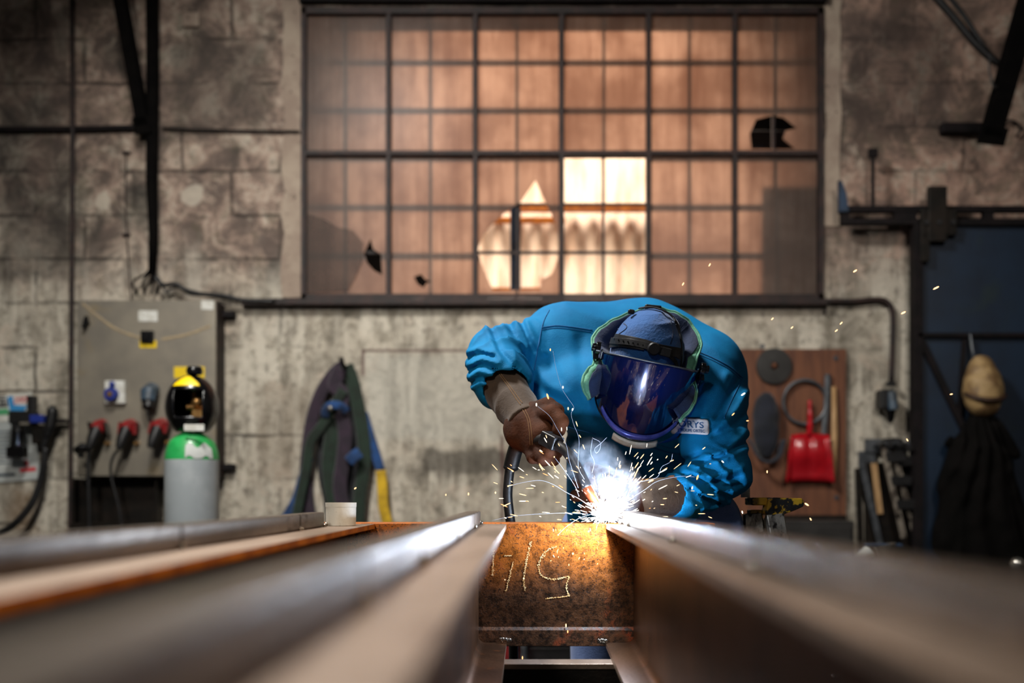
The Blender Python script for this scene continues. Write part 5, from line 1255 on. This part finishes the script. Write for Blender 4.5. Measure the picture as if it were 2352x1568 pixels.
# ------------------------------------------------------------------ torch
to = thing('welding_torch', 'black welding torch held in the gloved hand over the arc', 'torch', tuple(W(1265, 1010, 2.35)))
q = MB(); q.tube(smooth_path([W(1208, 1020, 2.43), W(1240, 1012, 2.385), W(1268, 1010, 2.35)]), .017, 14); q.build('handle', M['black'], to, smooth=True)
ta = (W(1300, 1032, 2.325) - W(1246, 1004, 2.375)).normalized(); tb_ = Vector((0, 0, 1)); ts_ = ta.cross(tb_).normalized(); tb_ = ts_.cross(ta); Rt = Matrix((ts_, ta, tb_)).transposed()
MB().box(W(1266, 1012, 2.352), (.036, .048, .034), Rt).build('trigger_housing', M['hstrap'], to, bevel=.004)
for k in range(4): MB().box(W(1255 + k * 6, 996 + k * .6, 2.352), (.003, .03, .002), Rt).build('grip_rib', M['black_gloss'], to)
q = MB(); q.tube(smooth_path([W(1280, 1022, 2.335), W(1300, 1036, 2.32), W(1318, 1060, 2.305), W(1334, 1090, 2.295), W(1348, 1120, 2.288)]), .0125, 14); q.build('neck', M['hstrap'], to, smooth=True)
q = MB(); q.tube([W(1347, 1118, 2.288), W(1352, 1128, 2.287), W(1372, 1160, 2.28), W(1375, 1164, 2.28)], [.012, .0125, .010, .008], 16); q.build('nozzle', M['copper'], to, smooth='auto')
hs = thing('torch_hose', 'black hose hanging from the torch beside the gloved hand', 'hose', tuple(W(1170, 1100, 2.5)))
MB().tube(smooth_path([W(1190, 1015, 2.475), W(1181, 1042, 2.49), W(1174, 1070, 2.50), W(1172, 1080, 2.50)]), [.019] * 14 + [.0195, .019, .018, .016, .013], 14).build('boot', M['black'], hs, smooth=True)
MB().tube(smooth_path([W(1172, 1068, 2.50), W(1168, 1105, 2.50), W(1166, 1140, 2.50), W(1170, 1180, 2.50), W(1174, 1215, 2.51), W(1176, 1300, 2.54)] + [Vector((-.03, 2.56, .5)), Vector((-.06, 2.6, .12)), Vector((-.2, 2.75, .015)), Vector((-.6, 2.9, .015))]), .0122, 12).build('hose_pipe', M['black'], hs, smooth=True)

# ================================================================== ARC, SPARKS, SMOKE
ARC = W(1393, 1184, 2.268)
arc = MB().ball(ARC, (.014, .010, .011), 20).build('welding_arc', emis('arc_plasma', (.85, .93, 1.), 150.), smooth=True)
tag(arc, 'blinding white welding arc at the end of the right bar', 'arc')
def spark_mat(name, c, s):
    m = emis(name, c, s)
    try: m.cycles.emission_sampling = 'NONE'
    except Exception: pass
    return m
SM = [spark_mat('spark_white', (1., .84, .62), 4.5), spark_mat('spark_gold', (1., .60, .28), 3.2), spark_mat('spark_orange', (1., .42, .16), 2.6)]
def sliver(L, r):
    mb = MB(); mb.tube([(0, 0, -L / 2), (0, 0, -L * .25), (0, 0, L * .25), (0, 0, L / 2)], [r * .3, r, r, r * .3], 6); return mb
def spark_at(p, ang, L, r, m, label, group, tilt=0.):
    key = (round(L, 4), round(r, 5), m)
    if key not in SPK:
        o = sliver(L, r).build('spark', SM[m], smooth=True, loc=(0, 0, 0)); SPK[key] = o.data; bpy.data.objects.remove(o)
    o = bpy.data.objects.new('spark', SPK[key]); COL.objects.link(o); o.location = p; o.rotation_euler = (tilt, ang, 0)
    return tag(o, label, 'spark', group)
SPK = {}; rs = random.Random(42)
def fly(n, region, lens, label, group, mats=(0, 1, 1, 2), dr=(2.2, 2.34), away=True, jit=.25):
    for _ in range(n):
        x, y = region(); d = rs.uniform(*dr); p = W(x, y, d)
        vx, vy = x - 1393, -(y - 1184); ang = math.atan2(vx, vy) if away else rs.uniform(-.3, .3)
        spark_at(p, ang + rs.gauss(0, jit), rs.choice(lens), rs.choice((.0006, .0007, .0009)), rs.choice(mats), label, group, rs.uniform(-.4, .4))
U_ = rs.uniform
fly(46, lambda: (U_(1130, 1330), U_(1060, 1195)), (.005, .011, .018), 'small glowing spark flying out to the left of the arc', 'sparks flying left of the arc')
fly(60, lambda: ((lambda t: (1420 + t * 70 + rs.gauss(0, 38), 1130 - t * 85 + rs.gauss(0, 18)))(U_(0, 1))), (.008, .014, .022), 'glowing streak of spark rising between the arc and the visor', 'sparks rising between arc and visor', (0, 0, 1, 1), jit=.15)
fly(22, lambda: (U_(1480, 1640), U_(1010, 1190)), (.004, .009, .015), 'small glowing spark in front of the right sleeve and glove', 'sparks in front of the right sleeve')
fly(26, lambda: (U_(1250, 1390), U_(1205, 1300)), (.003, .005, .007), 'small orange spark falling before the rusty cross beam', 'sparks before the rusty beam', (1, 2, 1, 0), (2.22, 2.28), False)
fly(16, lambda: (U_(1235, 1350), U_(960, 1130)), (.004, .008, .013), 'small glowing spark drifting beside the torch neck', 'sparks beside the torch')
singles = [(1264, 803, 0, 6, 'spark in front of the jacket shoulder'), (1293, 889, 0, 6, 'spark in front of the chest at the top of a thin smoke trail'), (1258, 910, -.3, 14, 'short spark streak between cuff and chest'), (1305, 938, 0, 7, 'spark in front of the chest left of the visor'),
    (1232, 929, 0, 8, 'spark before the brown glove knuckles'), (1315, 940, .2, 6, 'spark beside another one left of the visor'), (1630, 608, .5, 8, 'spark in front of the window, upper of two'), (1569, 652, .5, 8, 'spark in front of the window, lower of two'),
    (1964, 622, 1.0, 10, 'spark right of the window frame'), (2150, 661, 1.1, 15, 'bright spark in front of the blue door'), (2075, 718, 1.1, 12, 'spark beside the wall conduit'), (1774, 732, .8, 7, 'spark under the window sill, leftmost of four'),
    (1819, 752, .8, 7, 'spark under the window sill above the disc'), (1932, 742, .8, 8, 'spark under the right end of the sill, upper of a pair'), (1921, 759, .9, 8, 'spark under the right end of the sill, lower of a pair'), (1707, 905, 1.0, 11, 'spark in front of the upper right sleeve'),
    (1684, 951, .8, 9, 'spark in front of the elbow of the right sleeve'), (1717, 966, 1.5, 6, 'tiny spark at the outer edge of the right sleeve'), (2084, 1010, -.5, 7, 'spark above the clamp rack edge'), (1762, 1083, 0, 6, 'spark in front of the tool board below the cap'),
    (1853, 1158, -1.0, 11, 'spark just right of the sawhorse end'), (1862, 1192, -.6, 7, 'small spark falling below the sawhorse end'), (1795, 1186, -1.1, 8, 'spark on the sawhorse leg'), (1705, 1176, -.3, 7, 'spark in front of the sawhorse rail'),
    (2185, 905, 1.4, 7, 'tiny spark before the door brace'), (1602, 1096, .3, 12, 'bright spark in front of the lower right sleeve'), (1590, 1120, .2, 8, 'spark just under the bright one on the sleeve'), (1660, 1060, -.8, 7, 'small spark on the forearm of the right sleeve'),
    (1024, 1136, 0, 4, 'tiny spark far left of the arc near the dark wall stain'), (1076, 1134, 0, 6, 'small spark left of the torch hose, before the wall'), (1138, 1131, 0, 5, 'small spark just left of the torch hose'), (816, 1121, .9, 6, 'tiny spark in front of the straps above the cup'),
    (1300, 1436, 0, 9, 'lone spark falling low before the rusty beam, upper'), (1304, 1450, 0, 7, 'lone spark falling low before the rusty beam, lower'), (1200, 1510, 0, 8, 'spark falling under the cross beam near the red box'), (1299, 1564, 0, 9, 'spark falling before the black trestle plate'), (2068, 1319, -.5, 5, 'tiny spark above the right bar near the stand')]
for x, y, a, L, lab in singles:
    far = x > 1740 or y < 700 or x < 1100
    spark_at(W(x, y, 2.7 if far else 2.3), a, L * .00098 * (1.17 if far else 1), .0019 if L > 9 else .0014, 1 if far else rs.choice((0, 1, 2)), 'small glowing ' + lab if 'small' not in lab and 'tiny' not in lab and 'bright' not in lab else 'glowing ' + lab, None)
# larger glowing droplets
for x, y, r, lab in ((1316, 1271, .0045, 'large glowing orange droplet before the rusty beam'), (1282, 1228, .0035, 'glowing orange droplet under the beam edge, left one'), (1352, 1220, .0046, 'large glowing droplet just below the arc'),
                 (1318, 1221, .0030, 'glowing droplet left of the one below the arc'), (1203, 1328, .0036, 'glowing droplet on the chalk stroke of the rusty beam'), (1294, 1258, .0026, 'small glowing droplet beside the chalk curve'), (1167, 1116, .0030, 'glowing droplet in front of the torch hose'),
                 (1160, 1331, .0022, 'glowing droplet at the left chalk strokes'), (1273, 1049, .0028, 'glowing droplet beside the torch trigger'), (1302, 1052, .0026, 'glowing droplet in front of the torch neck')):
    o = MB().ball((0, 0, 0), (r * .5, r * .5, r * .62), 12).build('molten_droplet', SM[1], smooth=True, loc=(0, 0, 0)); o.location = W(x, y, 2.262); tag(o, lab, 'droplet')
# the dense spray at the arc nobody could count
mb = MB()
for _ in range(460):
    th = rs.gauss(.15, 1.15); 
    if abs(th) > 2.7: continue
    el = rs.uniform(-.9, .9); dirv = Vector((math.sin(th) * math.cos(el), math.sin(el) * .8 - .2, math.cos(th) * math.cos(el))).normalized()
    if dirv.z < -.25 and dirv.y > -.1: dirv.y = -.5; dirv.normalize()
    r0_ = abs(rs.gauss(0, .040)) + .006; L = rs.choice((.004, .006, .010, .016)) * (1.2 if r0_ < .07 else .7)
    a = ARC + dirv * r0_; b = a + (dirv + Vector((rs.gauss(0, .12), rs.gauss(0, .12), rs.gauss(0, .12)))) * L
    if b.z < ZT + .002 and a.y > 2.2 : continue
    mb.tube([a, b], [rs.uniform(.00025, .0006)] * 2, 4, cap=False)
for _ in range(800):
    dirv = Vector((rs.gauss(-.1, 1), rs.gauss(-.3, .7), rs.gauss(.5, .8))).normalized(); r0_ = abs(rs.gauss(0, .015)) + .004
    a = ARC + dirv * r0_; b = a + dirv * rs.uniform(.004, .012)
    if b.z < ZT + .001: continue
    mb.tube([a, b], [rs.uniform(.0003, .0007)] * 2, 4, cap=False)
tag(mb.build('spark_spray', spark_mat('spray_glow', (1., .88, .76), 7.)), 'dense white hot spray of sparks bursting from the arc', 'sparks', kind='stuff')
# thin curling wisps of smoke left behind by sparks
wm = mat('thin_smoke_wisp', 'b8c4dc', None, rough=1.); 
wis = [[(1270, 806), (1278, 850), (1290, 890), (1305, 915), (1318, 935), (1312, 950), (1318, 975), (1330, 1010), (1328, 1070), (1342, 1100)],
       [(1234, 932), (1262, 955), (1280, 985), (1300, 1020), (1307, 1055), (1318, 1090), (1328, 1120)],
       [(1361, 1004), (1357, 1040), (1365, 1060), (1360, 1085)], [(1362, 1006), (1378, 1015), (1378, 1030), (1370, 1040), (1366, 1030), (1380, 1018), (1394, 1004)],
       [(1170, 1116), (1200, 1108), (1240, 1103), (1270, 1112), (1300, 1130), (1330, 1145), (1360, 1165)], [(1273, 1049), (1300, 1085), (1320, 1115), (1330, 1140)],
       [(1600, 1095), (1560, 1094), (1510, 1105), (1480, 1125), (1440, 1150)], [(1545, 1042), (1540, 1060), (1520, 1072), (1510, 1095), (1480, 1104), (1440, 1110)],
       [(1282, 1228), (1300, 1210), (1330, 1190), (1360, 1180)], [(1130, 1195), (1180, 1185), (1240, 1180), (1300, 1178), (1350, 1180)]]
for i, pts in enumerate(wis):
    P = smooth_path([W(x, y, 2.27) for x, y in pts], 7); P = P
    o = MB().tube(P, .0003, 5).build('smoke_wisp', wm, smooth=True)
    tag(o, 'thin pale curling smoke wisp %s' % ('in front of the chest left of the visor', 'from the glove knuckles down the torch', 'under the left edge of the visor', 'looping under the chin of the visor', 'from the torch hose to the arc', 'along the torch neck',
        'over the right glove cuff to the sleeve', 'curling below the chest badge', 'over the rusty beam edge', 'lying low left of the arc')[i], 'smoke wisp')
def smoke(name, c, rad, dens, label, seed, col=(.86, .9, 1.)):
    m, nt, out = new_mat('welding_smoke'); g = NT(nt); co = g.coord()
    v = g.n('ShaderNodeVolumePrincipled'); v.inputs['Color'].default_value = (*col, 1); v.inputs['Anisotropy'].default_value = .2
    ln = g.n('ShaderNodeVectorMath'); ln.operation = 'LENGTH'; g.l(g.mapping(co, tuple(1 / r for r in rad)), ln.inputs[0])
    fall = g.ramp(ln.outputs['Value'], .25, .97, 1, 0)
    n = g.noise(g.mapping(co, (1, 1, 1), (seed, 0, 0)), 22, 5, .6, 1.6)
    g.l(g.math('MULTIPLY', g.math('MULTIPLY', fall, g.ramp(n, .42, .60)), dens), v.inputs['Density']); g.l(v.outputs[0], out.inputs['Volume'])
    o = MB().ball((0, 0, 0), rad, 24).build(name, m, smooth=True, loc=(0, 0, 0)); o.location = c
    return tag(o, label, 'smoke', kind='stuff')
smoke('welding_smoke', W(1414, 1124, 2.295), (.070, .038, .085), 75., 'bright smoke puff billowing up from the arc', 1.)
smoke('welding_smoke', W(1362, 1070, 2.31), (.085, .040, .075), 34., 'thinner blue smoke rising between torch and visor', 5., (.7, .82, 1.))

# ================================================================== LIGHT
def light(kind, name, loc, to, energy, col, **kw):
    l = bpy.data.lights.new(name, kind); l.energy = energy; l.color = col
    for k, v in kw.items(): setattr(l, k, v)
    o = bpy.data.objects.new(name, l); COL.objects.link(o); o.location = loc
    if to is not None: o.rotation_euler = (Vector(to) - Vector(loc)).to_track_quat('-Z', 'Y').to_euler()
    return o
light('POINT', 'arc_light', ARC + Vector((-.006, -.05, .022)), None, 11.5, (.66, .80, 1.), shadow_soft_size=.008)
light('AREA', 'ceiling_lamp', (-1.2, 2.75, 4.4), (.15, 2.75, 1.3), 210, (1., .97, .92), shape='RECTANGLE', size=.9, size_y=.5)
light('SPOT', 'front_lamp', (-1.2, -1.6, 3.6), (-.5, 2.2, 1.), 420, (1., .93, .84), spot_size=math.radians(27), spot_blend=.9, shadow_soft_size=.3)
light('SPOT', 'side_lamp', (2.3, 1.1, 3.8), (-.2, 1.35, .9), 330, (1., .70, .48), spot_size=math.radians(40), spot_blend=.9, shadow_soft_size=.2)
light('SPOT', 'wall_fill', (-1.7, .6, 3.6), (-1.45, 5.7, 1.75), 370, (1., .95, .88), spot_size=math.radians(60), spot_blend=1., shadow_soft_size=.3)  # unseen spot added to brighten the lower left wall
light('SPOT', 'wall_fill_right', (1.7, .6, 3.6), (1.25, 5.7, 1.75), 290, (1., .93, .86), spot_size=math.radians(56), spot_blend=1., shadow_soft_size=.3)  # second unseen spot, added for the right half of the wall
light('SPOT', 'alley_sun', (.28, 10.5, 8.2), (.26, 6.0, 3.05), 10000, (1., .76, .60), spot_size=math.radians(26), spot_blend=.9, shadow_soft_size=.15)
light('SPOT', 'alley_sun_patch', (-2.8, 6.2, 4.3), (.40, 7.45, 2.95), 900, (1., .84, .70), spot_size=math.radians(46), spot_blend=.6, shadow_soft_size=.5)
light('SPOT', 'alley_sky_patch', (1.3, 6.1, 5.9), (.38, 7.45, 2.9), 800, (1., .88, .76), spot_size=math.radians(46), spot_blend=.8, shadow_soft_size=.5)
wd = bpy.data.worlds.new('world'); scene.world = wd; wd.use_nodes = True
bg = wd.node_tree.nodes['Background']; bg.inputs[0].default_value = (.62, .74, .9, 1); bg.inputs[1].default_value = .06

# ================================================================== CAMERA
cam = bpy.data.cameras.new('camera'); co = bpy.data.objects.new('camera', cam); COL.objects.link(co); scene.camera = co
co.location = EYE; co.rotation_euler = (PI / 2, 0, 0); cam.sensor_width = 36; cam.lens = F / 2352 * 36
cam.shift_x = (1176 - VX) / 2352; cam.shift_y = (VY - 784) / 2352; cam.clip_start = .01
cam.dof.use_dof = True; cam.dof.focus_distance = 2.36; cam.dof.aperture_fstop = 1.6; cam.dof.aperture_blades = 9
vsn = scene.view_settings; vsn.view_transform = 'Standard'; vsn.look = 'None'; vsn.exposure = 0.; vsn.gamma = 1.; vsn.use_curve_mapping = False
scene.cycles.volume_step_rate = 2.; scene.cycles.max_bounces = 6; scene.cycles.adaptive_threshold = .02; scene.cycles.transparent_max_bounces = 24; scene.cycles.sample_clamp_indirect = 6
for o in list(bpy.data.objects):
    if '_w' in o: del o['_w']
